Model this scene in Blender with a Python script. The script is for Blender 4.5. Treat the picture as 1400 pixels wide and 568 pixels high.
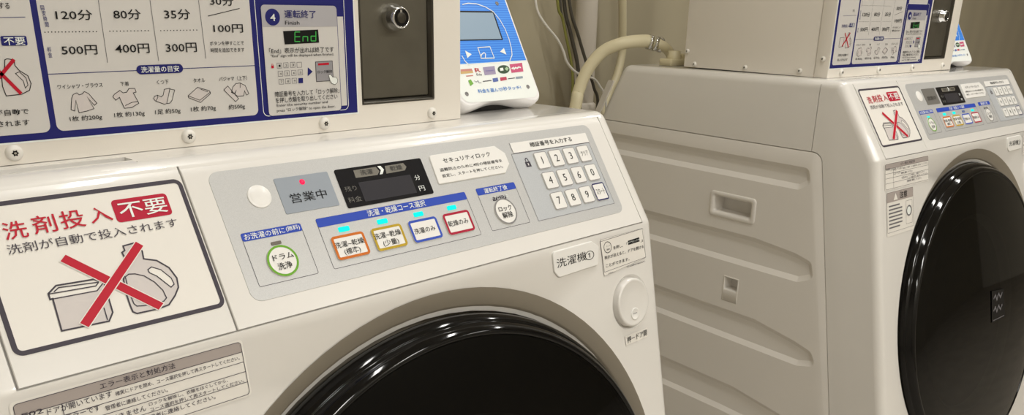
import bpy, bmesh, math, random
from mathutils import Vector, Matrix

for o in list(bpy.data.objects): bpy.data.objects.remove(o)
SC = bpy.context.scene
COL = SC.collection
PI = math.pi

# ------------------------------------------------------------------ camera
cam_d = bpy.data.cameras.new('camera'); cam = bpy.data.objects.new('camera', cam_d); COL.objects.link(cam)
YAW, PITCH, ROLL = 0.7796, -0.3326, 0.0189
fw = Vector((math.sin(YAW)*math.cos(PITCH), math.cos(YAW)*math.cos(PITCH), math.sin(PITCH)))
r0 = Vector((math.cos(YAW), -math.sin(YAW), 0)); u0 = r0.cross(fw)
rt = r0*math.cos(ROLL) + u0*math.sin(ROLL); up = -r0*math.sin(ROLL) + u0*math.cos(ROLL)
M = Matrix((( rt.x, up.x, -fw.x, 0), (rt.y, up.y, -fw.y, 0), (rt.z, up.z, -fw.z, 0), (0, 0, 0, 1)))
cam.matrix_world = Matrix.Translation((-0.0659, -0.4985, 0.2144)) @ M
cam_d.sensor_width = 36; cam_d.lens = 1108.58/1400*36
cam_d.shift_y = 107.4/1400; cam_d.clip_start = 0.02; cam_d.clip_end = 60
SC.camera = cam

# ------------------------------------------------------------------ light and exposure
SC.view_settings.view_transform = 'Standard'; SC.view_settings.look = 'None'
SC.view_settings.gamma = 1; SC.view_settings.use_curve_mapping = False
SC.view_settings.exposure = 0.12
w = bpy.data.worlds.new('room_air'); SC.world = w; w.use_nodes = True
w.node_tree.nodes['Background'].inputs[0].default_value = (1.0, 0.95, 0.87, 1)
w.node_tree.nodes['Background'].inputs[1].default_value = 0.05
def ceiling_light(x, y, power, sx=0.14, sy=1.1, z=1.585, colr=(1.0, 0.985, 0.945)):
    l = bpy.data.lights.new('ceiling_tube_or_fill_light', 'AREA'); l.shape = 'RECTANGLE'; l.size = sx; l.size_y = sy; l.energy = power; l.color = colr
    o = bpy.data.objects.new('ceiling_tube_or_fill_light', l); COL.objects.link(o); o.location = (x, y, z)
    return o
ceiling_light(0.555, -0.20, 7.0, 0.10, 0.6); ceiling_light(1.63, -0.20, 8.5, 0.11, 0.6); ceiling_light(2.75, -0.20, 7, 0.12, 0.6)
ceiling_light(-0.60, -2.15, 16, sy=0.8); ceiling_light(0.555, -2.15, 18, sy=0.8); ceiling_light(1.63, -2.15, 16, sy=0.8); ceiling_light(2.95, -2.15, 8, sy=0.8)  # unseen row behind the camera, added as soft fill for fronts and side

# ------------------------------------------------------------------ materials
PRINT = 0.78
def s2l(c):
    c /= 255.0
    return c/12.92 if c <= 0.04045 else ((c+0.055)/1.055)**2.4
def mat(name, rgb, rough=0.5, metal=0.0, coat=0.0, emit=0.0, noise=None, bump=None, spec=0.5):
    m = bpy.data.materials.new(name); m.use_nodes = True; nt = m.node_tree; b = nt.nodes['Principled BSDF']
    c = (s2l(rgb[0]), s2l(rgb[1]), s2l(rgb[2]), 1)
    if name.endswith('_print'): spec = 0.25; c = tuple(v*PRINT for v in c[:3]) + (1,)
    b.inputs['Base Color'].default_value = c; b.inputs['Roughness'].default_value = rough
    b.inputs['Metallic'].default_value = metal; b.inputs['Coat Weight'].default_value = coat
    b.inputs['Coat Roughness'].default_value = 0.05; b.inputs['Specular IOR Level'].default_value = spec
    if emit: b.inputs['Emission Color'].default_value = c; b.inputs['Emission Strength'].default_value = emit; b.inputs['Base Color'].default_value = tuple(v*0.2 for v in c[:3]) + (1,)
    if noise or bump:
        tc = nt.nodes.new('ShaderNodeTexCoord')
    if noise:
        sc_, amt = noise
        n = nt.nodes.new('ShaderNodeTexNoise'); n.inputs['Scale'].default_value = sc_; n.inputs['Detail'].default_value = 3
        nt.links.new(tc.outputs['Object'], n.inputs['Vector'])
        r = nt.nodes.new('ShaderNodeValToRGB')
        r.color_ramp.elements[0].position = 0.3; r.color_ramp.elements[1].position = 0.7
        r.color_ramp.elements[0].color = tuple(v*(1-amt) for v in c[:3]) + (1,)
        r.color_ramp.elements[1].color = tuple(min(1, v*(1+amt)) for v in c[:3]) + (1,)
        nt.links.new(n.outputs['Fac'], r.inputs['Fac']); nt.links.new(r.outputs['Color'], b.inputs['Base Color'])
    if bump:
        sc_, st = bump
        n = nt.nodes.new('ShaderNodeTexNoise'); n.inputs['Scale'].default_value = sc_
        nt.links.new(tc.outputs['Object'], n.inputs['Vector'])
        bp = nt.nodes.new('ShaderNodeBump'); bp.inputs['Strength'].default_value = st; bp.inputs['Distance'].default_value = 0.0005
        nt.links.new(n.outputs['Fac'], bp.inputs['Height']); nt.links.new(bp.outputs['Normal'], b.inputs['Normal'])
    return m
MT = {
 'body': mat('white_plastic', (226, 223, 218), 0.30, coat=1.0, noise=(6, 0.01)),
 'side': mat('painted_steel', (226, 222, 216), 0.38, noise=(5, 0.012)),
 'box': mat('painted_sheet_metal', (228, 222, 212), 0.42, bump=(900, 0.08)),
 'silver': mat('silver_panel', (191, 191, 190), 0.38, metal=0.25, noise=(1400, 0.06)),
 'silver2': mat('silver_key_field', (184, 187, 190), 0.42, metal=0.15, noise=(1400, 0.05)),
 'keycap': mat('key_cap_plastic', (232, 230, 226), 0.35, coat=0.2),
 'surround': mat('grey_door_surround', (140, 132, 118), 0.35),
 'black': mat('black_print', (14, 14, 16), 0.4), 'gloss': mat('black_gloss', (4, 4, 5), 0.07, spec=0.35),
 'ink': mat('ink_print', (10, 9, 11), 0.6), 'ash': mat('ash_print', (76, 70, 80), 0.5), 'grey': mat('grey_print', (120, 118, 122), 0.5),
 'palegrey': mat('pale_grey_label', (203, 196, 193), 0.45), 'midgrey': mat('mid_grey_print', (168, 166, 170), 0.45),
 'headgrey': mat('header_grey_label', (172, 170, 174), 0.45), 'errgrey': mat('error_header_grey', (165, 155, 150), 0.45),
 'cream': mat('cream_label', (229, 225, 218), 0.35), 'white': mat('white_label', (232, 236, 232), 0.4),
 'card': mat('card_white_label', (206, 203, 199), 0.35),
 'navy': mat('navy_print', (36, 38, 118), 0.4), 'blue': mat('blue_print', (52, 84, 200), 0.4),
 'red': mat('red_print', (206, 18, 50), 0.45), 'redpill': mat('red_pill_print', (200, 20, 58), 0.45),
 'orange': mat('orange_print', (226, 120, 30), 0.4), 'yellow': mat('yellow_print', (205, 172, 40), 0.4),
 'kblue': mat('key_blue_print', (60, 92, 205), 0.4), 'kred': mat('key_red_print', (190, 24, 62), 0.4),
 'kgreen': mat('key_green_print', (120, 185, 50), 0.4), 'kgrey': mat('key_grey_print', (150, 148, 148), 0.4), 'knavy': mat('key_navy_print', (28, 30, 100), 0.4),
 'green': mat('green_print', (80, 205, 95), 0.4), 'plate': mat('status_plate_grey', (150, 158, 168), 0.3, coat=0.3),
 'plateoff': mat('status_plate_unlit', (112, 110, 106), 0.3, coat=0.3),
 'screen': mat('display_black', (20, 20, 24), 0.22, spec=0.3), 'lcd': mat('display_window', (52, 51, 56), 0.25, spec=0.3),
 'olive': mat('display_olive', (112, 108, 98), 0.4), 'dim': mat('display_dim_print', (120, 118, 112), 0.4), 'dimink': mat('display_dim_ink', (50, 48, 44), 0.4),
 'led': mat('cyan_indicator', (0, 250, 225), 0.5, emit=0.95, spec=0.1), 'ledred': mat('red_indicator', (255, 10, 80), 0.4, emit=1.0),
 'ledoff': mat('indicator_off', (105, 98, 88), 0.4), 'leddim': mat('indicator_dim', (90, 110, 160), 0.4),
 'coindoor': mat('coin_door_metal', (100, 96, 85), 0.36, metal=0.55, noise=(30, 0.10), bump=(400, 0.1)),
 'coinframe': mat('coin_door_frame', (70, 66, 58), 0.32, metal=0.6), 'chrome': mat('chrome', (220, 220, 220), 0.12, metal=1.0),
 'dark': mat('dark_metal', (30, 28, 28), 0.3, metal=0.6), 'screw': mat('screw_painted', (226, 222, 214), 0.28, coat=0.3),
 'wall': None, 'floor': mat('vinyl_floor', (176, 168, 156), 0.6, noise=(8, 0.1)), 'ceil': mat('ceiling_paint', (228, 224, 215), 0.8),
 'hose': mat('hose_rubber', (226, 217, 184), 0.42), 'pipe': mat('pipe_plastic', (214, 206, 194), 0.4), 'pipe2': mat('cream_pipe', (216, 206, 172), 0.4),
 'cwhite': mat('cable_white', (225, 222, 215), 0.4), 'cyg': mat('cable_yellow_green', (138, 138, 70), 0.4), 'cblack': mat('cable_black', (76, 72, 64), 0.4), 'cgrey': mat('cable_grey', (92, 88, 80), 0.4),
 'rubber': mat('rubber', (40, 38, 36), 0.7), 'drum': mat('drum_steel', (150, 150, 148), 0.3, metal=0.9),
 'rwhite': mat('reader_shell', (236, 234, 234), 0.25, coat=0.3), 'rblue': mat('reader_text_blue', (20, 120, 205), 0.4),
 'rface': None, 'rlcd': mat('reader_lcd', (176, 198, 214), 0.25, emit=0.45), 'salmon': mat('salmon_print', (222, 150, 140), 0.4), 'sand': mat('sand_print', (225, 190, 130), 0.4),
 'lilac': mat('lilac_print', (176, 164, 196), 0.4), 'lilac2': mat('lilac_dark_print', (150, 138, 190), 0.4), 'dkgreen': mat('dark_green_print', (70, 92, 70), 0.4),
 'palegreen': mat('pale_green_print', (190, 220, 180), 0.4), 'pink': mat('pink_print', (222, 96, 136), 0.4), 'limegreen': mat('lime_green_print', (130, 190, 80), 0.4),
 'midblue': mat('mid_blue_print', (100, 120, 190), 0.4), 'crimson': mat('crimson_print', (205, 70, 100), 0.4), 'steel': mat('steel_blue_print', (160, 175, 190), 0.4),
}
def wave_mat(name, c1, c2, scale, dist, rough, direction='Z', bands='BANDS', detail=1.0):
    m = bpy.data.materials.new(name); m.use_nodes = True; nt = m.node_tree; b = nt.nodes['Principled BSDF']
    tc = nt.nodes.new('ShaderNodeTexCoord'); wv = nt.nodes.new('ShaderNodeTexWave'); wv.bands_direction = direction
    wv.inputs['Scale'].default_value = scale; wv.inputs['Distortion'].default_value = dist; wv.inputs['Detail'].default_value = detail
    wv.inputs['Detail Scale'].default_value = 0.6
    r = nt.nodes.new('ShaderNodeValToRGB')
    r.color_ramp.elements[0].color = tuple(s2l(v) for v in c1) + (1,); r.color_ramp.elements[1].color = tuple(s2l(v) for v in c2) + (1,)
    nt.links.new(tc.outputs['Object'], wv.inputs['Vector']); nt.links.new(wv.outputs['Fac'], r.inputs['Fac']); nt.links.new(r.outputs['Color'], b.inputs['Base Color'])
    b.inputs['Roughness'].default_value = rough
    return m
MT['wall2'] = mat('cream_wall_paint', (205, 199, 186), 0.7)
MT['wall'] = wave_mat('grey_brown_wall_panel', (170, 161, 138), (176, 167, 143), 1.6, 9.0, 0.45, 'X')
MT['rface'] = wave_mat('reader_blue_stripes', (40, 118, 226), (74, 152, 240), 130.0, 0.0, 0.3, 'Z')
gm = bpy.data.materials.new('smoked_glass'); gm.use_nodes = True; nt = gm.node_tree; nt.nodes.remove(nt.nodes['Principled BSDF'])
out = nt.nodes['Material Output']; tr = nt.nodes.new('ShaderNodeBsdfTransparent'); tr.inputs[0].default_value = (0.055, 0.052, 0.036, 1)
gl = nt.nodes.new('ShaderNodeBsdfGlossy'); gl.inputs['Roughness'].default_value = 0.03; gl.inputs[0].default_value = (1, 1, 1, 1)
fr = nt.nodes.new('ShaderNodeFresnel'); fr.inputs[0].default_value = 1.28; mx = nt.nodes.new('ShaderNodeMixShader')
nt.links.new(fr.outputs[0], mx.inputs[0]); nt.links.new(tr.outputs[0], mx.inputs[1]); nt.links.new(gl.outputs[0], mx.inputs[2]); nt.links.new(mx.outputs[0], out.inputs[0])
MT['glass'] = gm

# ------------------------------------------------------------------ mesh builder
class MB:
    """collects faces with materials in a frame (origin O, axes U, V, N)"""
    def __init__(s, O=(0, 0, 0), U=(1, 0, 0), V=(0, 1, 0)):
        s.v = []; s.f = []; s.m = []; s.mats = []; s.sm = []
        s.O = Vector(O); s.U = Vector(U).normalized(); s.V = Vector(V).normalized(); s.N = s.U.cross(s.V)
    def mi(s, name):
        if name not in s.mats: s.mats.append(name)
        return s.mats.index(name)
    def p(s, u, v, h=0.0):
        s.v.append(s.O + s.U*u + s.V*v + s.N*h); return len(s.v)-1
    def face(s, idx, m, smooth=False): s.f.append(tuple(idx)); s.m.append(s.mi(m)); s.sm.append(smooth)
    def poly(s, pts, h, m):
        a = sum(pts[i][0]*pts[(i+1) % len(pts)][1]-pts[(i+1) % len(pts)][0]*pts[i][1] for i in range(len(pts)))
        if a < 0: pts = pts[::-1]
        s.face([s.p(x, y, h) for x, y in pts], m)
    def rings(s, rings, m, cap_top=True, cap_bot=False, smooth=True):
        """rings: list of (list of (u,v), h); joined in order"""
        R = [[s.p(x, y, h) for x, y in pts] for pts, h in rings]
        n = len(R[0])
        for a, b in zip(R, R[1:]):
            for i in range(n): s.face((a[i], a[(i+1) % n], b[(i+1) % n], b[i]), m, smooth)
        if cap_top: s.face(R[-1], m)
        if cap_bot: s.face(R[0][::-1], m)
    def slab(s, outline, h0, h1, m, bev=0.0004, bottom=False, topm=None):
        """outline(d) gives the outline inset by d"""
        rr = [(outline(0), h0), (outline(0), h1-bev), (outline(bev*0.3), h1-bev*0.3), (outline(bev), h1)]
        s.rings(rr, m, cap_top=topm is None, cap_bot=bottom)
        if topm: s.poly(outline(bev), h1, topm)
    def band(s, o1, o2, h, m):
        a = [s.p(x, y, h) for x, y in o1]; b = [s.p(x, y, h) for x, y in o2]; n = len(a)
        for i in range(n): s.face((a[i], a[(i+1) % n], b[(i+1) % n], b[i]), m)
    def stroke(s, pts, w, h, m, closed=False):
        n = len(pts); L = []; Rr = []
        for i in range(n):
            a = Vector(pts[i-1]) if (i > 0 or closed) else None
            b = Vector(pts[i]); c = Vector(pts[(i+1) % n]) if (i < n-1 or closed) else None
            d1 = (b-a).normalized() if a is not None and (b-a).length > 1e-7 else None
            d2 = (c-b).normalized() if c is not None and (c-b).length > 1e-7 else None
            if d1 is None and d2 is None: continue
            if d1 is None: d1 = d2
            if d2 is None: d2 = d1
            t = d1+d2
            if t.length < 1e-4: t = d1
            t.normalize(); nn = Vector((-t.y, t.x)); k = max(0.45, abs(nn.dot(Vector((-d1.y, d1.x)))))
            L.append(b+nn*w/2/k); Rr.append(b-nn*w/2/k)
        li = [s.p(q.x, q.y, h) for q in L]; ri = [s.p(q.x, q.y, h) for q in Rr]
        for i in range(len(li)-(0 if closed else 1)):
            j = (i+1) % len(li); s.face((ri[i], ri[j], li[j], li[i]), m)
    def disc(s, u, v, r, h, m, n=24): s.poly([(u+r*math.cos(2*PI*i/n), v+r*math.sin(2*PI*i/n)) for i in range(n)], h, m)
    def text(s, txt, u, v, w, em, m, h=0.0004, bold=0):
        vs, fs, x0, x1, y0, y1 = glyphs(txt, bold)
        sy = em; sx = sy if w is None else (w/(x1-x0) if x1 > x0 else 1)
        cy = 0.36 if all(ord(c) > 127 or c in ' ' for c in txt) else (y0+y1)/2
        base = len(s.v)
        for x, y in vs: s.p(u+(x-(x0+x1)/2)*sx, v+(y-cy)*sy, h)
        for f in fs: s.face([base+i for i in f], m)
    def lathe(s, u, v, prof, m, n=64, mats=None):
        R = [[s.p(u+r*math.cos(2*PI*i/n), v+r*math.sin(2*PI*i/n), h) for i in range(n)] for r, h in prof]
        for k, (a, b) in enumerate(zip(R, R[1:])):
            for i in range(n): s.face((a[i], a[(i+1) % n], b[(i+1) % n], b[i]), mats[k] if mats else m, True)
        return R
    def build(s, name, parent=None, autosmooth=True):
        me = bpy.data.meshes.new(name); me.from_pydata([tuple(q) for q in s.v], [], s.f)
        for n in s.mats: me.materials.append(MT[n])
        me.polygons.foreach_set('material_index', s.m); me.polygons.foreach_set('use_smooth', s.sm); me.update()
        o = bpy.data.objects.new(name, me); COL.objects.link(o); o.parent = parent
        return o
_g = {}
BOLD = 0.006
def glyphs(txt, bold):
    if (txt, bold) in _g: return _g[(txt, bold)]
    c = bpy.data.curves.new('t', 'FONT'); c.body = txt; c.size = 1.0; c.resolution_u = 2; c.fill_mode = 'FRONT'
    c.offset = BOLD if bold else 0.0
    o = bpy.data.objects.new('t', c); COL.objects.link(o); bpy.context.view_layer.update()
    me = bpy.data.meshes.new_from_object(o.evaluated_get(bpy.context.evaluated_depsgraph_get()))
    vs = [(q.co.x, q.co.y) for q in me.vertices]; fs = []
    for p in me.polygons:
        ix = list(p.vertices)
        if p.normal.z < 0: ix.reverse()
        fs.append(ix)
    bpy.data.objects.remove(o); bpy.data.curves.remove(c); bpy.data.meshes.remove(me)
    if not vs: vs = [(0, 0)]
    r = (vs, fs, min(a for a, b in vs), max(a for a, b in vs), min(b for a, b in vs), max(b for a, b in vs))
    _g[(txt, bold)] = r
    return r
def rrect(x0, y0, x1, y1, r, n=6):
    def f(d):
        a, b, c, e = x0+d, y0+d, x1-d, y1-d; q = max(r-d, 0.00005); pts = []
        for cx, cy, t0 in ((c-q, b+q, -PI/2), (c-q, e-q, 0), (a+q, e-q, PI/2), (a+q, b+q, PI)):
            for i in range(n+1):
                t = t0+PI/2*i/n; pts.append((cx+q*math.cos(t), cy+q*math.sin(t)))
        return pts
    return f
def inset_poly(pts, d):
    """inset a CCW outline by d"""
    n = len(pts); out = []
    for i in range(n):
        a, b, c = Vector(pts[i-1]), Vector(pts[i]), Vector(pts[(i+1) % n])
        d1 = (b-a).normalized(); d2 = (c-b).normalized(); n1 = Vector((-d1.y, d1.x)); n2 = Vector((-d2.y, d2.x))
        k = (n1+n2)
        k = k/max(0.3, k.dot(n1)) if k.length > 1e-6 else n1
        q = b + k*d; out.append((q.x, q.y))
    return out
def rounded(pts, rad, n=5):
    """round the corners of a CCW polygon; rad: number or list"""
    out = []; N = len(pts)
    for i in range(N):
        a, b, c = Vector(pts[i-1]), Vector(pts[i]), Vector(pts[(i+1) % N]); r = rad[i] if isinstance(rad, (list, tuple)) else rad
        d1 = (a-b).normalized(); d2 = (c-b).normalized(); ang = d1.angle(d2)
        if r <= 0 or ang > PI-0.02: out.append((b.x, b.y)); continue
        t = min(r/math.tan(ang/2), (a-b).length*0.49, (c-b).length*0.49); r = t*math.tan(ang/2)
        ce = b + (d1+d2).normalized()*(r/math.sin(ang/2)); p1 = b+d1*t; p2 = b+d2*t
        a1 = math.atan2(p1.y-ce.y, p1.x-ce.x); a2 = math.atan2(p2.y-ce.y, p2.x-ce.x)
        dd = (a2-a1+PI) % (2*PI)-PI
        for k in range(n+1): out.append((ce.x+r*math.cos(a1+dd*k/n), ce.y+r*math.sin(a1+dd*k/n)))
    return out
def cut(o, cutters):
    """apply boolean differences and drop the cutters"""
    for c in cutters:
        md = o.modifiers.new('b', 'BOOLEAN'); md.operation = 'DIFFERENCE'; md.object = c; md.solver = 'EXACT'
    bpy.context.view_layer.update()
    me = bpy.data.meshes.new_from_object(o.evaluated_get(bpy.context.evaluated_depsgraph_get()))
    o.modifiers.clear(); old = o.data; o.data = me; me.name = old.name
    for c in cutters: bpy.data.objects.remove(c)
    return o
def smooth_by_angle(o, deg=30):
    me = o.data
    me.polygons.foreach_set('use_smooth', [True]*len(me.polygons)); me.set_sharp_from_angle(angle=math.radians(deg))
    return o
def tube(name, pts, r, m, parent=None, n=12, sub=10, radii=None):
    """smooth tube through points (Catmull-Rom)"""
    P = [Vector(q) for q in pts]; path = []; rs = []
    for i in range(len(P)-1):
        a = P[i-1] if i else P[0]*2-P[1]; b = P[i]; c = P[i+1]; d = P[i+2] if i+2 < len(P) else c*2-b
        for k in range(sub):
            t = k/sub
            path.append(0.5*((2*b)+(c-a)*t+(2*a-5*b+4*c-d)*t*t+(-a+3*b-3*c+d)*t**3))
            rs.append(r if radii is None else radii[i]*(1-t)+radii[i+1]*t)
    path.append(P[-1]); rs.append(r if radii is None else radii[-1])
    mb = MB(); R = []; t0 = (path[1]-path[0]).normalized(); x = t0.orthogonal().normalized()
    for i, q in enumerate(path):
        t = (path[min(i+1, len(path)-1)]-path[max(i-1, 0)]).normalized(); x = (x-t*x.dot(t)).normalized(); y = t.cross(x)
        R.append([mb.p(*(q+x*rs[i]*math.cos(2*PI*k/n)+y*rs[i]*math.sin(2*PI*k/n))) for k in range(n)])
    for a, b in zip(R, R[1:]):
        for k in range(n): mb.face((a[k], a[(k+1) % n], b[(k+1) % n], b[k]), m, True)
    mb.face(R[0][::-1], m); mb.face(R[-1], m)
    return mb.build(name, parent)
def thing(name, label, cat, loc=(0, 0, 0), rz=0, group=None):
    o = bpy.data.objects.new(name, None); COL.objects.link(o); o.location = loc; o.rotation_euler = (0, 0, rz)
    o.empty_display_size = 0.05; o['label'] = label; o['category'] = cat
    if group: o['group'] = group
    return o
def tag(o, label, cat, group=None):
    o['label'] = label; o['category'] = cat
    if group: o['group'] = group
    return o
def lab(o, t): o['label'] = t; return o
def draw(mb, key, dz=0.0):
    for it in ART[key]:
        if it[0] == 'T':
            _, t, u, v, w_, em, m, b = it; mb.text(t, u, v, w_, em*1.06, m, 0.0007+dz, b)
        else:
            k, pts, m, w_, cl, h = it
            if k == 'P': mb.poly(pts, h+dz, m)
            elif k == 'S': mb.stroke(pts, w_, h+dz, m, bool(cl))
            elif k == 'D': mb.disc(pts[0][0], pts[0][1], w_/2, h+dz, m, 24 if w_ > 0.002 else 8)
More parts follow.
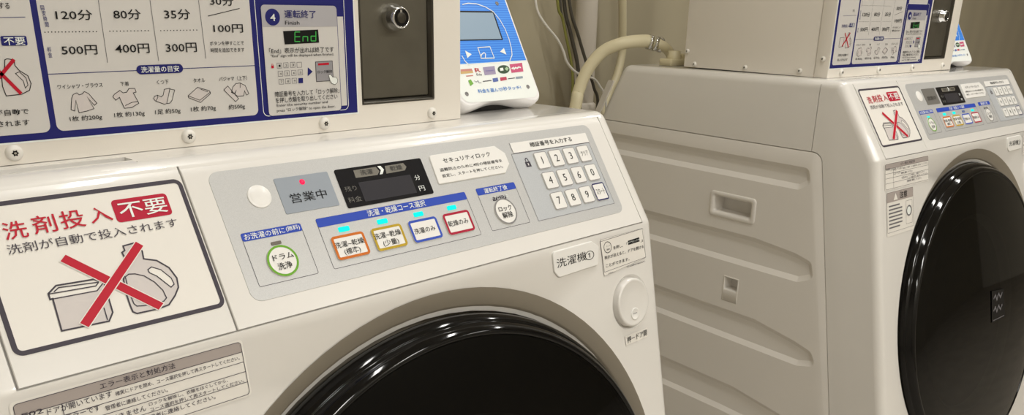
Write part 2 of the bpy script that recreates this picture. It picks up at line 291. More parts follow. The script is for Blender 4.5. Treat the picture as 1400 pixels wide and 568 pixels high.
ART = {
 'price': [
  ('T', '120分', 0.1247, 0.2036, 0.023, 0.0067, 'ink', 1),
  ('T', '80分', 0.1593, 0.2042, 0.0186, 0.007, 'ink', 1),
  ('T', '35分', 0.1947, 0.2045, 0.0192, 0.0073, 'ink', 1),
  ('T', '30分', 0.2297, 0.2142, 0.0187, 0.007, 'ink', 1),
  ('T', '500円', 0.1248, 0.1809, 0.0227, 0.0069, 'ink', 1),
  ('T', '400円', 0.1599, 0.1812, 0.0236, 0.0071, 'ink', 1),
  ('T', '300円', 0.195, 0.1811, 0.0232, 0.0074, 'ink', 1),
  ('T', '100円', 0.2329, 0.1944, 0.0238, 0.0067, 'ink', 1),
  ('T', 'ボタンを押すことで', 0.2308, 0.1836, 0.0276, 0.0032, 'ink', 1),
  ('T', '時間を追加できます', 0.2308, 0.1786, 0.0272, 0.0032, 'ink', 1),
  ('T', 'ワイシャツ・ブラウス', 0.1219, 0.1572, 0.029, 0.0031, 'ink', 1),
  ('T', '下着', 0.1512, 0.1572, 0.006, 0.003, 'ink', 1),
  ('T', 'くつ下', 0.1783, 0.1572, 0.0086, 0.0033, 'ink', 1),
  ('T', 'タオル', 0.2058, 0.1571, 0.0092, 0.0034, 'ink', 1),
  ('T', 'パジャマ（上下）', 0.2331, 0.1572, 0.023, 0.0035, 'ink', 1),
  ('T', '1枚 約200g', 0.1224, 0.1353, 0.0211, 0.0036, 'ink', 1),
  ('T', '1枚 約130g', 0.1519, 0.1357, 0.0213, 0.0037, 'ink', 1),
  ('T', '1足 約50g', 0.1796, 0.1357, 0.0189, 0.0038, 'ink', 1),
  ('T', '1枚 約70g', 0.2069, 0.1358, 0.0196, 0.0039, 'ink', 1),
  ('T', '約500g', 0.234, 0.1354, 0.0135, 0.004, 'ink', 1),
  ('T', '目', 0.106, 0.2079, 0.0022, 0.0033, 'navy', 1),
  ('T', '安', 0.1064, 0.2045, 0.0022, 0.0033, 'navy', 1),
  ('T', '時', 0.1067, 0.201, 0.0022, 0.0033, 'navy', 1),
  ('T', '間', 0.1071, 0.1975, 0.0022, 0.0033, 'navy', 1),
  ('T', '料', 0.1061, 0.1817, 0.0024, 0.0033, 'navy', 1),
  ('T', '金', 0.1061, 0.1781, 0.0025, 0.0034, 'navy', 1),
  ('T', '洗濯量の目安', 0.1777, 0.1663, 0.0277, 0.0043, 'white', 1),
  ('D',[(0.1053,0.1926)],'ink',0.0008,0,0.0002),
  ('D',[(0.1073,0.1927)],'ink',0.0008,0,0.0002),
  ('D',[(0.1094,0.1927)],'ink',0.0008,0,0.0002),
  ('D',[(0.1115,0.1927)],'ink',0.0008,0,0.0002),
  ('D',[(0.1136,0.1927)],'ink',0.0008,0,0.0002),
  ('D',[(0.1157,0.1927)],'ink',0.0008,0,0.0002),
  ('D',[(0.1179,0.1927)],'ink',0.0008,0,0.0002),
  ('D',[(0.12,0.1927)],'ink',0.0008,0,0.0002),
  ('D',[(0.1222,0.1927)],'ink',0.0008,0,0.0002),
  ('D',[(0.1243,0.1927)],'ink',0.0008,0,0.0002),
  ('D',[(0.1265,0.1928)],'ink',0.0008,0,0.0002),
  ('D',[(0.1287,0.1928)],'ink',0.0008,0,0.0002),
  ('D',[(0.1309,0.1928)],'ink',0.0008,0,0.0002),
  ('D',[(0.1331,0.1928)],'ink',0.0008,0,0.0002),
  ('D',[(0.1353,0.1928)],'ink',0.0008,0,0.0002),
  ('D',[(0.1375,0.1928)],'ink',0.0008,0,0.0002),
  ('D',[(0.1463,0.193)],'ink',0.0008,0,0.0002),
  ('D',[(0.1815,0.1931)],'ink',0.0008,0,0.0002),
  ('D',[(0.1486,0.193)],'ink',0.0008,0,0.0002),
  ('D',[(0.1839,0.1932)],'ink',0.0008,0,0.0002),
  ('D',[(0.151,0.193)],'ink',0.0008,0,0.0002),
  ('D',[(0.1863,0.1932)],'ink',0.0008,0,0.0002),
  ('D',[(0.1533,0.193)],'ink',0.0008,0,0.0002),
  ('D',[(0.1886,0.1932)],'ink',0.0008,0,0.0002),
  ('D',[(0.1557,0.193)],'ink',0.0008,0,0.0002),
  ('D',[(0.191,0.1932)],'ink',0.0008,0,0.0002),
  ('D',[(0.1581,0.1931)],'ink',0.0008,0,0.0002),
  ('D',[(0.1934,0.1933)],'ink',0.0008,0,0.0002),
  ('D',[(0.1605,0.1931)],'ink',0.0008,0,0.0002),
  ('D',[(0.1959,0.1933)],'ink',0.0008,0,0.0002),
  ('D',[(0.1629,0.1931)],'ink',0.0008,0,0.0002),
  ('D',[(0.1983,0.1933)],'ink',0.0008,0,0.0002),
  ('D',[(0.1654,0.1931)],'ink',0.0008,0,0.0002),
  ('D',[(0.2007,0.1933)],'ink',0.0008,0,0.0002),
  ('D',[(0.1678,0.1932)],'ink',0.0008,0,0.0002),
  ('D',[(0.2032,0.1934)],'ink',0.0008,0,0.0002),
  ('D',[(0.1703,0.1932)],'ink',0.0008,0,0.0002),
  ('D',[(0.2057,0.1934)],'ink',0.0008,0,0.0002),
  ('D',[(0.1727,0.1932)],'ink',0.0008,0,0.0002),
  ('D',[(0.2082,0.1934)],'ink',0.0008,0,0.0002),
  ('S',[(0.1416,0.2133),(0.1419,0.172)],'grey',0.0004,0,0.0002),
  ('S',[(0.1764,0.2139),(0.1774,0.1722)],'grey',0.0004,0,0.0002),
  ('S',[(0.2119,0.2145),(0.213,0.1727)],'grey',0.0004,0,0.0002),
  ('S',[(0.2178,0.2033),(0.2437,0.209)],'ink',0.0005,0,0.0002),
  ('S',[(0.103,0.1658),(0.2539,0.1663)],'navy',0.0005,0,0.0002),
  ('P',[(0.1191,0.1527),(0.1166,0.1518),(0.1153,0.1494),(0.1137,0.1417),(0.1159,0.1407),(0.1177,0.1478),(0.1185,0.1393),(0.1239,0.1401),(0.1286,0.1414),(0.1253,0.1496),(0.1292,0.1436),(0.131,0.145),(0.1265,0.1518),(0.1239,0.1533),(0.1224,0.1518),(0.1203,0.1513)],'palegrey',0,1,0.00015),
  ('S',[(0.1191,0.1527),(0.1166,0.1518),(0.1153,0.1494),(0.1137,0.1417),(0.1159,0.1407),(0.1177,0.1478),(0.1185,0.1393),(0.1239,0.1401),(0.1286,0.1414),(0.1253,0.1496),(0.1292,0.1436),(0.131,0.145),(0.1265,0.1518),(0.1239,0.1533),(0.1224,0.1518),(0.1203,0.1513)],'ink',0.0004,1,0.0003),
  ('P',[(0.1475,0.1528),(0.1434,0.1503),(0.1422,0.1486),(0.144,0.1462),(0.1466,0.1481),(0.149,0.1402),(0.1542,0.1404),(0.1595,0.1431),(0.1565,0.1506),(0.1586,0.151),(0.158,0.1536),(0.1539,0.1538),(0.1521,0.1513),(0.1495,0.151)],'palegrey',0,1,0.00015),
  ('S',[(0.1475,0.1528),(0.1434,0.1503),(0.1422,0.1486),(0.144,0.1462),(0.1466,0.1481),(0.149,0.1402),(0.1542,0.1404),(0.1595,0.1431),(0.1565,0.1506),(0.1586,0.151),(0.158,0.1536),(0.1539,0.1538),(0.1521,0.1513),(0.1495,0.151)],'ink',0.0004,1,0.0003),
  ('S',[(0.1498,0.142),(0.1546,0.144),(0.1588,0.1443)],'ink',0.0004,0,0.0003),
  ('P',[(0.179,0.1519),(0.1832,0.1524),(0.1811,0.146),(0.1801,0.1434),(0.1795,0.1415),(0.1777,0.1412),(0.1714,0.144),(0.1705,0.1456),(0.1713,0.1473),(0.1735,0.148),(0.176,0.1466),(0.1777,0.1478)],'palegrey',0,1,0.00015),
  ('S',[(0.179,0.1519),(0.1832,0.1524),(0.1811,0.146),(0.1801,0.1434),(0.1795,0.1415),(0.1777,0.1412),(0.1714,0.144),(0.1705,0.1456),(0.1713,0.1473),(0.1735,0.148),(0.176,0.1466),(0.1777,0.1478)],'ink',0.0004,1,0.0003),
  ('S',[(0.1831,0.1519),(0.1866,0.151),(0.1838,0.1437),(0.1819,0.1417),(0.1795,0.1415)],'ink',0.0004,0,0.0003),
  ('S',[(0.1719,0.1439),(0.1736,0.1464),(0.1735,0.148)],'ink',0.0004,0,0.0003),
  ('P',[(0.1962,0.1462),(0.2042,0.152),(0.2131,0.149),(0.2138,0.1468),(0.2053,0.1407),(0.1964,0.1448)],'palegrey',0,1,0.00015),
  ('S',[(0.1962,0.1462),(0.2042,0.152),(0.2131,0.149),(0.2138,0.1468),(0.2053,0.1407),(0.1964,0.1448)],'ink',0.0004,1,0.0003),
  ('S',[(0.1962,0.1462),(0.2049,0.1424),(0.214,0.1481)],'ink',0.0004,0,0.0003),
  ('S',[(0.2064,0.1505),(0.2119,0.1482)],'ink',0.0004,0,0.0003),
  ('P',[(0.2282,0.1518),(0.2247,0.1489),(0.2336,0.1395),(0.2362,0.1416)],'palegrey',0,1,0.00015),
  ('S',[(0.2282,0.1518),(0.2247,0.1489),(0.2336,0.1395),(0.2362,0.1416)],'ink',0.0004,1,0.0003),
  ('P',[(0.235,0.1532),(0.2386,0.1536),(0.2427,0.1514),(0.2452,0.145),(0.2433,0.144),(0.2417,0.1475),(0.2407,0.1436),(0.2358,0.1435),(0.2335,0.1451),(0.2351,0.1484),(0.233,0.1457),(0.2307,0.1467),(0.2323,0.1508)],'palegrey',0,1,0.00015),
  ('S',[(0.235,0.1532),(0.2386,0.1536),(0.2427,0.1514),(0.2452,0.145),(0.2433,0.144),(0.2417,0.1475),(0.2407,0.1436),(0.2358,0.1435),(0.2335,0.1451),(0.2351,0.1484),(0.233,0.1457),(0.2307,0.1467),(0.2323,0.1508)],'ink',0.0004,1,0.0003),
  ('S',[(0.2386,0.1532),(0.2383,0.1499)],'ink',0.0004,0,0.0003),
  ('T', 'する', 0.0841, 0.2089, 0.0062, 0.0041, 'ink', 1),
  ('T', '不要', 0.0864, 0.1873, 0.0123, 0.0052, 'white', 1),
  ('T', '洗剤投入', 0.0663, 0.1862, 0.0222, 0.0045, 'navy', 1),
  ('T', '洗剤が自動で', 0.0724, 0.1425, 0.0303, 0.0039, 'ink', 1),
  ('T', '投入されます', 0.0722, 0.1354, 0.0296, 0.004, 'ink', 1),
  ('S',[(0.0554,0.201),(0.0952,0.2021)],'navy',0.0004,0,0.0002),
  ('S',[(0.0791,0.1759),(0.0804,0.1764),(0.0844,0.1757),(0.0843,0.1721),(0.0863,0.1689),(0.0908,0.1653),(0.0919,0.1603),(0.0903,0.156),(0.0853,0.1537),(0.0762,0.1532),(0.0751,0.1592),(0.0755,0.165),(0.0784,0.1717)],'ink',0.0005,1,0.0003),
  ('P',[(0.0791,0.1759),(0.0804,0.1764),(0.0844,0.1757),(0.0843,0.1721),(0.0863,0.1689),(0.0908,0.1653),(0.0919,0.1603),(0.0903,0.156),(0.0853,0.1537),(0.0762,0.1532),(0.0751,0.1592),(0.0755,0.165),(0.0784,0.1717)],'palegrey',0,1,0.00015),
  ('S',[(0.0838,0.167),(0.0862,0.1681),(0.0895,0.164),(0.0899,0.1594),(0.0881,0.1575),(0.0876,0.1621)],'ink',0.0004,1,0.0003),
  ('S',[(0.0695,0.1758),(0.085,0.1541)],'red',0.0022,0,0.0004),
  ('S',[(0.0844,0.1759),(0.0652,0.1558)],'red',0.0022,0,0.0004),
  ('P',[(0.0564,0.1687),(0.0684,0.1695),(0.0687,0.1556),(0.0565,0.1548)],'palegrey',0,1,0.00015),
  ('S',[(0.0564,0.1687),(0.0684,0.1695),(0.0687,0.1556),(0.0565,0.1548)],'ink',0.0005,1,0.0003),
 ],
 'step': [
  ('T', '4', 0.2705, 0.2026, 0.0044, 0.0072, 'white', 1),
  ('T', '運転終了', 0.2952, 0.2051, 0.0286, 0.0061, 'navy', 1),
  ('T', 'Finish', 0.2874, 0.1986, 0.0128, 0.004, 'ink', 0),
  ('T', '「End」表示が出れば終了です', 0.295, 0.1772, 0.0597, 0.0043, 'ink', 1),
  ('T', '"End" sign will be displayed when finished.', 0.2955, 0.173, 0.0585, 0.0026, 'ink', 1),
  ('T', '暗証番号を入力して「ロック解除」', 0.2978, 0.1431, 0.0607, 0.0043, 'ink', 1),
  ('T', 'を押し衣類を取り出してください', 0.2968, 0.1382, 0.0585, 0.0043, 'ink', 1),
  ('T', 'Enter the security number and', 0.2922, 0.1339, 0.048, 0.0027, 'ink', 1),
  ('T', 'press "ロック解除" to open the door.', 0.2956, 0.13, 0.0555, 0.0029, 'ink', 1),
  ('T', 'ロック解除', 0.3151, 0.1592, 0.0141, 0.0027, 'ink', 1),
  ('D',[(0.2706,0.2028)],'navy',0.0098,0,0.0002),
  ('P',[(0.2993,0.1633),(0.3036,0.1597),(0.2987,0.1562)],'navy',0,1,0.0003),
  ('P',[(0.2789,0.1922),(0.3111,0.1932),(0.3114,0.1828),(0.2796,0.1819)],'black',0,1,0.0003),
  ('P',[(0.3068,0.1674),(0.3231,0.1678),(0.3232,0.1515),(0.3067,0.1514)],'midgrey',0,1,0.00025),
  ('S',[(0.3068,0.1674),(0.3231,0.1678),(0.3232,0.1515),(0.3067,0.1514)],'ink',0.0004,1,0.0003),
  ('P',[(0.309,0.1661),(0.3196,0.1665),(0.3197,0.1647),(0.3091,0.1645)],'red',0,1,0.0004),
  ('P',[(0.3185,0.1563),(0.3207,0.1567),(0.3223,0.1545),(0.3255,0.1544),(0.3272,0.1525),(0.3268,0.1496),(0.3245,0.1482),(0.3215,0.1491),(0.3199,0.1513)],'white',0,1,0.0005),
  ('S',[(0.3185,0.1563),(0.3207,0.1567),(0.3223,0.1545),(0.3255,0.1544),(0.3272,0.1525),(0.3268,0.1496),(0.3245,0.1482),(0.3215,0.1491),(0.3199,0.1513)],'ink',0.0003,1,0.0006),
  ('S',[(0.2714,0.1675),(0.2755,0.1675),(0.2754,0.1636),(0.2713,0.1636)],'grey',0.0003,1,0.0003),
  ('T', '1', 0.2734, 0.1655, 0.0016, 0.0024, 'ink', 0),
  ('S',[(0.2773,0.1676),(0.2814,0.1677),(0.2813,0.1637),(0.2772,0.1637)],'grey',0.0003,1,0.0003),
  ('T', '2', 0.2793, 0.1657, 0.0016, 0.0024, 'ink', 0),
  ('S',[(0.2834,0.1678),(0.2876,0.1678),(0.2875,0.1638),(0.2833,0.1638)],'grey',0.0003,1,0.0003),
  ('T', '3', 0.2855, 0.1658, 0.0016, 0.0024, 'ink', 0),
  ('S',[(0.2894,0.1676),(0.2937,0.1676),(0.2936,0.1636),(0.2893,0.1636)],'grey',0.0003,1,0.0003),
  ('S',[(0.2719,0.1611),(0.276,0.1612),(0.2758,0.1572),(0.2717,0.1572)],'grey',0.0003,1,0.0003),
  ('T', '4', 0.2738, 0.1592, 0.0016, 0.0024, 'ink', 0),
  ('S',[(0.2777,0.1613),(0.2819,0.1613),(0.2818,0.1573),(0.2776,0.1573)],'grey',0.0003,1,0.0003),
  ('T', '5', 0.2798, 0.1593, 0.0016, 0.0024, 'ink', 0),
  ('S',[(0.2839,0.1614),(0.2881,0.1614),(0.288,0.1574),(0.2838,0.1574)],'grey',0.0003,1,0.0003),
  ('T', '6', 0.286, 0.1594, 0.0016, 0.0024, 'ink', 0),
  ('S',[(0.2899,0.1615),(0.2942,0.1615),(0.2941,0.1575),(0.2898,0.1575)],'grey',0.0003,1,0.0003),
  ('T', '0', 0.292, 0.1595, 0.0016, 0.0024, 'ink', 0),
  ('S',[(0.2721,0.1549),(0.2762,0.1549),(0.2761,0.1509),(0.272,0.151)],'grey',0.0003,1,0.0003),
  ('T', '7', 0.2741, 0.1529, 0.0016, 0.0024, 'ink', 0),
  ('S',[(0.278,0.155),(0.2822,0.155),(0.2821,0.151),(0.2779,0.151)],'grey',0.0003,1,0.0003),
  ('T', '8', 0.28, 0.153, 0.0016, 0.0024, 'ink', 0),
  ('S',[(0.284,0.1551),(0.2882,0.1551),(0.2881,0.1511),(0.2839,0.1511)],'grey',0.0003,1,0.0003),
  ('T', '9', 0.2861, 0.1531, 0.0016, 0.0024, 'ink', 0),
  ('P',[(0.2899,0.155),(0.2941,0.155),(0.294,0.1509),(0.2897,0.151)],'navy',0.0003,1,0.0003),
  ('P',[(0.2662,0.1658),(0.2684,0.1659),(0.2684,0.1638),(0.2663,0.1637)],'red',0,1,0.0003),
  ('S',[(0.2666,0.1658),(0.2667,0.167),(0.2679,0.1669),(0.268,0.1657)],'red',0.0003,0,0.0003),
  ('S',[(0.2893,0.1914),(0.294,0.1914)],'green',0.0007,0,0.0005),
  ('S',[(0.2887,0.184),(0.2935,0.1839)],'green',0.0007,0,0.0005),
  ('S',[(0.289,0.1877),(0.2887,0.184)],'green',0.0007,0,0.0005),
  ('S',[(0.2893,0.1914),(0.289,0.1877)],'green',0.0007,0,0.0005),
  ('S',[(0.289,0.1877),(0.2938,0.1877)],'green',0.0007,0,0.0005),
  ('S',[(0.3008,0.1877),(0.3006,0.184)],'green',0.0007,0,0.0005),
  ('S',[(0.2964,0.1878),(0.2961,0.184)],'green',0.0007,0,0.0005),
  ('S',[(0.2964,0.1878),(0.3008,0.1877)],'green',0.0007,0,0.0005),
  ('S',[(0.3087,0.1918),(0.3085,0.188)],'green',0.0007,0,0.0005),
  ('S',[(0.3085,0.188),(0.3082,0.1842)],'green',0.0007,0,0.0005),
  ('S',[(0.3037,0.1843),(0.3082,0.1842)],'green',0.0007,0,0.0005),
  ('S',[(0.3039,0.1881),(0.3037,0.1843)],'green',0.0007,0,0.0005),
  ('S',[(0.3039,0.1881),(0.3085,0.188)],'green',0.0007,0,0.0005),
 ],
 'drawer': [
  ('T', '洗', 0.053, 0.0956, 0.0131, 0.0117, 'red', 1),
  ('T', '剤', 0.0694, 0.0966, 0.0136, 0.012, 'red', 1),
  ('T', '投', 0.0857, 0.0971, 0.0142, 0.0123, 'red', 1),
  ('T', '入', 0.1028, 0.0974, 0.0135, 0.0109, 'red', 1),
  ('T', '不要', 0.1302, 0.098, 0.0314, 0.0117, 'white', 1),
  ('T', '洗剤が自動で投入されます', 0.097, 0.0839, 0.1032, 0.0065, 'ash', 0),
    ('P',[(0.0589,0.0487),(0.0858,0.0481),(0.0908,0.0529),(0.0903,0.0322),(0.0866,0.0272),(0.0594,0.028),(0.0604,0.0489)],'palegrey',0,1,0.0002),
  ('S',[(0.059,0.0525),(0.0589,0.0487),(0.0604,0.0489),(0.0594,0.028),(0.0866,0.0272),(0.0903,0.0322),(0.0913,0.0527),(0.0861,0.0558),(0.0645,0.0566)],'ash',0.001,1,0.0004),
  ('S',[(0.0589,0.0487),(0.0858,0.0481),(0.0906,0.0522)],'ash',0.0007,0,0.0004),
  ('S',[(0.059,0.0522),(0.086,0.0513),(0.0881,0.0531)],'ash',0.0007,0,0.0004),
  ('S',[(0.0622,0.0529),(0.0655,0.055),(0.0884,0.0534)],'ash',0.0007,0,0.0004),
  ('S',[(0.0863,0.0363),(0.0859,0.0281)],'ash',0.0007,0,0.0004),
  ('P',[(0.1097,0.074),(0.1175,0.0748),(0.1201,0.0682),(0.1193,0.0629),(0.1269,0.0601),(0.133,0.0536),(0.1356,0.0455),(0.1345,0.039),(0.1306,0.034),(0.1248,0.0288),(0.1177,0.0277),(0.1039,0.0279),(0.1019,0.0296),(0.1016,0.0339),(0.1017,0.0425),(0.103,0.0515),(0.1062,0.0602),(0.1085,0.064),(0.1077,0.0698),(0.1097,0.0708)],'palegrey',0,1,0.0002),
  ('S',[(0.1097,0.074),(0.1175,0.0748),(0.1201,0.0682),(0.1193,0.0629),(0.1269,0.0601),(0.133,0.0536),(0.1356,0.0455),(0.1345,0.039),(0.1306,0.034),(0.1248,0.0288),(0.1177,0.0277),(0.1039,0.0279),(0.1019,0.0296),(0.1016,0.0339),(0.1017,0.0425),(0.103,0.0515),(0.1062,0.0602),(0.1085,0.064),(0.1077,0.0698),(0.1097,0.0708)],'ash',0.001,1,0.0004),
  ('S',[(0.1046,0.0533),(0.1072,0.0546),(0.1109,0.054),(0.116,0.0514),(0.1209,0.0459),(0.1242,0.0393),(0.1248,0.0337),(0.1224,0.0319),(0.1097,0.0319),(0.1054,0.0327),(0.1041,0.0347),(0.1037,0.0434)],'ash',0.0007,1,0.0004),
  ('P',[(0.1196,0.0551),(0.1223,0.0564),(0.1274,0.0533),(0.132,0.0463),(0.1325,0.0417),(0.1299,0.0401),(0.1276,0.0436),(0.1235,0.0497),(0.1198,0.0528)],'cream',0,1,0.0003),
  ('S',[(0.1196,0.0551),(0.1223,0.0564),(0.1274,0.0533),(0.132,0.0463),(0.1325,0.0417),(0.1299,0.0401),(0.1276,0.0436),(0.1235,0.0497),(0.1198,0.0528)],'ash',0.0007,1,0.0004),
  ('S',[(0.0752,0.0749),(0.0712,0.0713),(0.1174,0.027),(0.1217,0.0306)],'cream',0.0012,1,0.0004999999999999999),
  ('P',[(0.0752,0.0749),(0.0712,0.0713),(0.1174,0.027),(0.1217,0.0306)],'red',0,1,0.0006),
  ('S',[(0.1181,0.0753),(0.1218,0.0716),(0.0742,0.0263),(0.0703,0.0301)],'cream',0.0012,1,0.0007),
  ('P',[(0.1181,0.0753),(0.1218,0.0716),(0.0742,0.0263),(0.0703,0.0301)],'red',0,1,0.0008),
 ],
 'panel': [
  ('T', 'お洗濯の前に', 0.2066, 0.0643, 0.0322, 0.0048, 'white', 1),
  ('T', '(無料)', 0.2296, 0.0646, 0.0114, 0.004, 'white', 1),
  ('T', '洗濯・乾燥コース選択', 0.3262, 0.0648, 0.0592, 0.0055, 'white', 1),
  ('T', '運転終了後', 0.4386, 0.0654, 0.0289, 0.0049, 'white', 1),
  ('T', '暗証番号を入力する', 0.5345, 0.1031, 0.0606, 0.0051, 'ink', 1),
 ],
 'status': [
  ('T', '営業中', 0.2521, 0.0873, 0.0314, 0.008, 'ink', 0),
 ],
 'display': [
  ('T', '洗濯', 0.3104, 0.0997, 0.0119, 0.0045, 'dimink', 1),
  ('T', '乾燥', 0.3403, 0.0996, 0.0122, 0.0046, 'dimink', 1),
  ('T', '残り', 0.2901, 0.0877, 0.011, 0.0045, 'dim', 0),
  ('T', '料金', 0.2902, 0.0783, 0.0124, 0.0048, 'dim', 0),
  ('T', '分', 0.3575, 0.0881, 0.0057, 0.0048, 'white', 0),
  ('T', '円', 0.3579, 0.0781, 0.006, 0.0051, 'white', 0),
  ('P',[(0.2989,0.1028),(0.3211,0.1031),(0.3229,0.0989),(0.3198,0.0959),(0.2986,0.0961)],'olive',0,1,0.0004),
  ('P',[(0.33,0.1027),(0.3492,0.103),(0.3511,0.0993),(0.3482,0.0963),(0.3288,0.0958)],'olive',0,1,0.0004),
  ('P',[(0.3226,0.1034),(0.3259,0.1033),(0.3278,0.0997),(0.3249,0.096),(0.322,0.096),(0.3247,0.0996)],'white',0,1,0.0005),
 ],
 'security': [
  ('T', 'セキュリティロック', 0.4197, 0.0996, 0.0566, 0.0049, 'ink', 1),
  ('T', '盗難防止のために4桁の暗証番号を', 0.4216, 0.0915, 0.0753, 0.0032, 'ink', 1),
  ('T', '設定し、スタートを押してください。', 0.4207, 0.0857, 0.0734, 0.0032, 'ink', 1),
 ],
 'b_drum': [
  ('T', 'ドラム', 0.2137, 0.0446, 0.0167, 0.005, 'ink', 1),
  ('T', '洗浄', 0.2127, 0.0375, 0.0115, 0.0055, 'ink', 1),
 ],
 'b_orange': [
  ('T', '洗濯~乾燥', 0.2708, 0.044, 0.0265, 0.005, 'ink', 1),
  ('T', '(標準)', 0.2709, 0.0375, 0.0147, 0.005, 'ink', 1),
 ],
 'b_yellow': [
  ('T', '洗濯~乾燥', 0.3073, 0.0445, 0.0263, 0.0052, 'ink', 1),
  ('T', '(少量)', 0.3077, 0.0373, 0.0152, 0.0052, 'ink', 1),
 ],
 'b_blue': [
  ('T', '洗濯のみ', 0.3443, 0.0416, 0.0221, 0.0051, 'ink', 1),
 ],
 'b_red': [
  ('T', '乾燥のみ', 0.3814, 0.0418, 0.0226, 0.0053, 'ink', 1),
 ],
 'b_lock': [
  ('T', 'ロック', 0.4399, 0.0455, 0.0163, 0.0054, 'ink', 1),
  ('T', '解除', 0.4399, 0.039, 0.0128, 0.006, 'ink', 1),
 ],
 'l_lock': [
  ('T', 'ドアロック中', 0.4395, 0.0569, 0.0206, 0.0038, 'white', 1),
 ],
 'error': [
  ('T', 'エラー表示と対処方法', 0.0936, -0.0113, 0.0466, 0.004, 'ash', 1),
  ('T', 'E02', 0.0322, -0.0156, 0.0111, 0.0039, 'ash', 1),
  ('T', 'ドアが開いています', 0.0579, -0.0176, 0.0367, 0.0041, 'ash', 1),
  ('T', '確実にドアを閉め、コース選択を押して再スタートしてください。', 0.1191, -0.0185, 0.0821, 0.0029, 'ash', 1),
  ('T', 'エラーです', 0.0582, -0.0238, 0.0192, 0.0041, 'ash', 1),
  ('T', '管理者に連絡してください。', 0.0899, -0.0256, 0.0385, 0.0031, 'ash', 1),
  ('T', 'できません', 0.0833, -0.0329, 0.0212, 0.004, 'ash', 1),
  ('T', 'ロックを解除し、衣類をほぐしてから、', 0.1226, -0.0313, 0.0531, 0.0026, 'ash', 1),
  ('T', 'コース選択を押して再スタートしてください。', 0.1283, -0.035, 0.0642, 0.0026, 'ash', 1),
  ('T', '管理者に連絡してください。', 0.1148, -0.0398, 0.0479, 0.0032, 'ash', 1),
 ],
 'notice': [
  ('S',[(0.5486,-0.0082),(0.6179,-0.0067),(0.6198,-0.038),(0.5506,-0.04)],'ash',0.0004,1,0.0002),
  ('S',[(0.5649,-0.0169),(0.5643,-0.0186),(0.5633,-0.02),(0.5618,-0.021),(0.5601,-0.0214),(0.5582,-0.0214),(0.5565,-0.0208),(0.555,-0.0197),(0.5539,-0.0182),(0.5533,-0.0165),(0.5533,-0.0147),(0.5538,-0.0131),(0.5549,-0.0117),(0.5563,-0.0107),(0.558,-0.0102),(0.5599,-0.0103),(0.5616,-0.0109),(0.5631,-0.0119),(0.5642,-0.0134),(0.5648,-0.0151)],'ink',0.0007,1,0.0002),
  ('T', 'ロック', 0.5595, -0.0145, 0.0062, 0.0014, 'ash', 0),
  ('T', '解除', 0.5592, -0.018, 0.0049, 0.0018, 'ink', 1),
  ('T', 'を押し、「', 0.5789, -0.0182, 0.0229, 0.0036, 'ink', 1),
  ('T', '」', 0.6144, -0.0187, 0.0036, 0.0037, 'ink', 0),
  ('P',[(0.592,-0.0152),(0.6114,-0.0148),(0.6116,-0.0193),(0.5922,-0.0196)],'black',0,1,0.0003),
  ('T', 'ドアロック中', 0.6019, -0.0172, 0.0183, 0.0021, 'white', 1),
  ('T', '表示が消えると、ドアを開ける', 0.5846, -0.0257, 0.0649, 0.0037, 'ink', 1),
  ('T', 'ことができます。', 0.5723, -0.0341, 0.0383, 0.0037, 'ink', 1),
  ('T', '>PET<', 0.5606, -0.0426, 0.0098, 0.0018, 'ash', 0),
  ('T', 'TCA3MW7803RFC', 0.6014, -0.0419, 0.0321, 0.002, 'ash', 1),
 ],
 'number': [
  ('T', '洗濯機', 0.5026, -0.0175, 0.0429, 0.0096, 'ink', 0),
  ('T', '①', 0.5289, -0.0182, 0.0137, 0.0109, 'ink', 0),
 ],
 'open': [
  ('T', '押ードア開', 0.593, -0.1188, 0.0338, 0.0069, 'ink', 1),
 ],
 'reader': [
  ('T', '料金を選んで', 0.5255, 0.013, 0.034, 0.0043, 'rblue', 1),
  ('T', '1秒タッチ!', 0.557, 0.0138, 0.0285, 0.0044, 'rblue', 1),
  ('S',[(0.5296,0.0612),(0.5472,0.0619),(0.5477,0.0488),(0.5291,0.049)],'white',0.0010,1,0.0006),
  ('S',[(0.5283,0.049),(0.5313,0.0533),(0.5359,0.0554),(0.5373,0.0538),(0.5348,0.0492)],'white',0.0010,0,0.0006),
  ('P',[(0.5105,0.0584),(0.5178,0.054),(0.5101,0.05)],'white',0,1,0.0006),
  ('P',[(0.5594,0.0558),(0.5669,0.06),(0.5673,0.0522)],'white',0,1,0.0006),
  ('S',[(0.5294,0.1103),(0.5383,0.112),(0.5504,0.1113),(0.5615,0.1079),(0.5705,0.1025),(0.5762,0.0928),(0.5789,0.0825),(0.5795,0.0711),(0.5781,0.0597),(0.5756,0.0518),(0.5661,0.042)],'white',0.0010,0,0.0006),
  ('S',[(0.5037,0.0528),(0.5056,0.0463),(0.5101,0.0414)],'white',0.0010,0,0.0006),
  ('T', 'R', 0.5185, 0.0362, 0.0076, 0.0064, 'red', 0),
  ('T', 'Edy', 0.5184, 0.031, 0.0076, 0.0031, 'ash', 0),
  ('P',[(0.4957,0.038),(0.5109,0.0383),(0.5113,0.0357),(0.495,0.0358)],'salmon',0,1,0.0004),
  ('P',[(0.4947,0.0358),(0.5113,0.0357),(0.5112,0.0335),(0.4938,0.033)],'sand',0,1,0.0004),
  ('S',[(0.4999,0.0303),(0.5096,0.0307)],'salmon',0.0012,0,0.0004),
  ('P',[(0.5269,0.039),(0.5441,0.04),(0.5421,0.0308),(0.5257,0.0302)],'lilac',0,1,0.0004),
  ('S',[(0.5289,0.0348),(0.5407,0.0351)],'lilac2',0.001,0,0.0006),
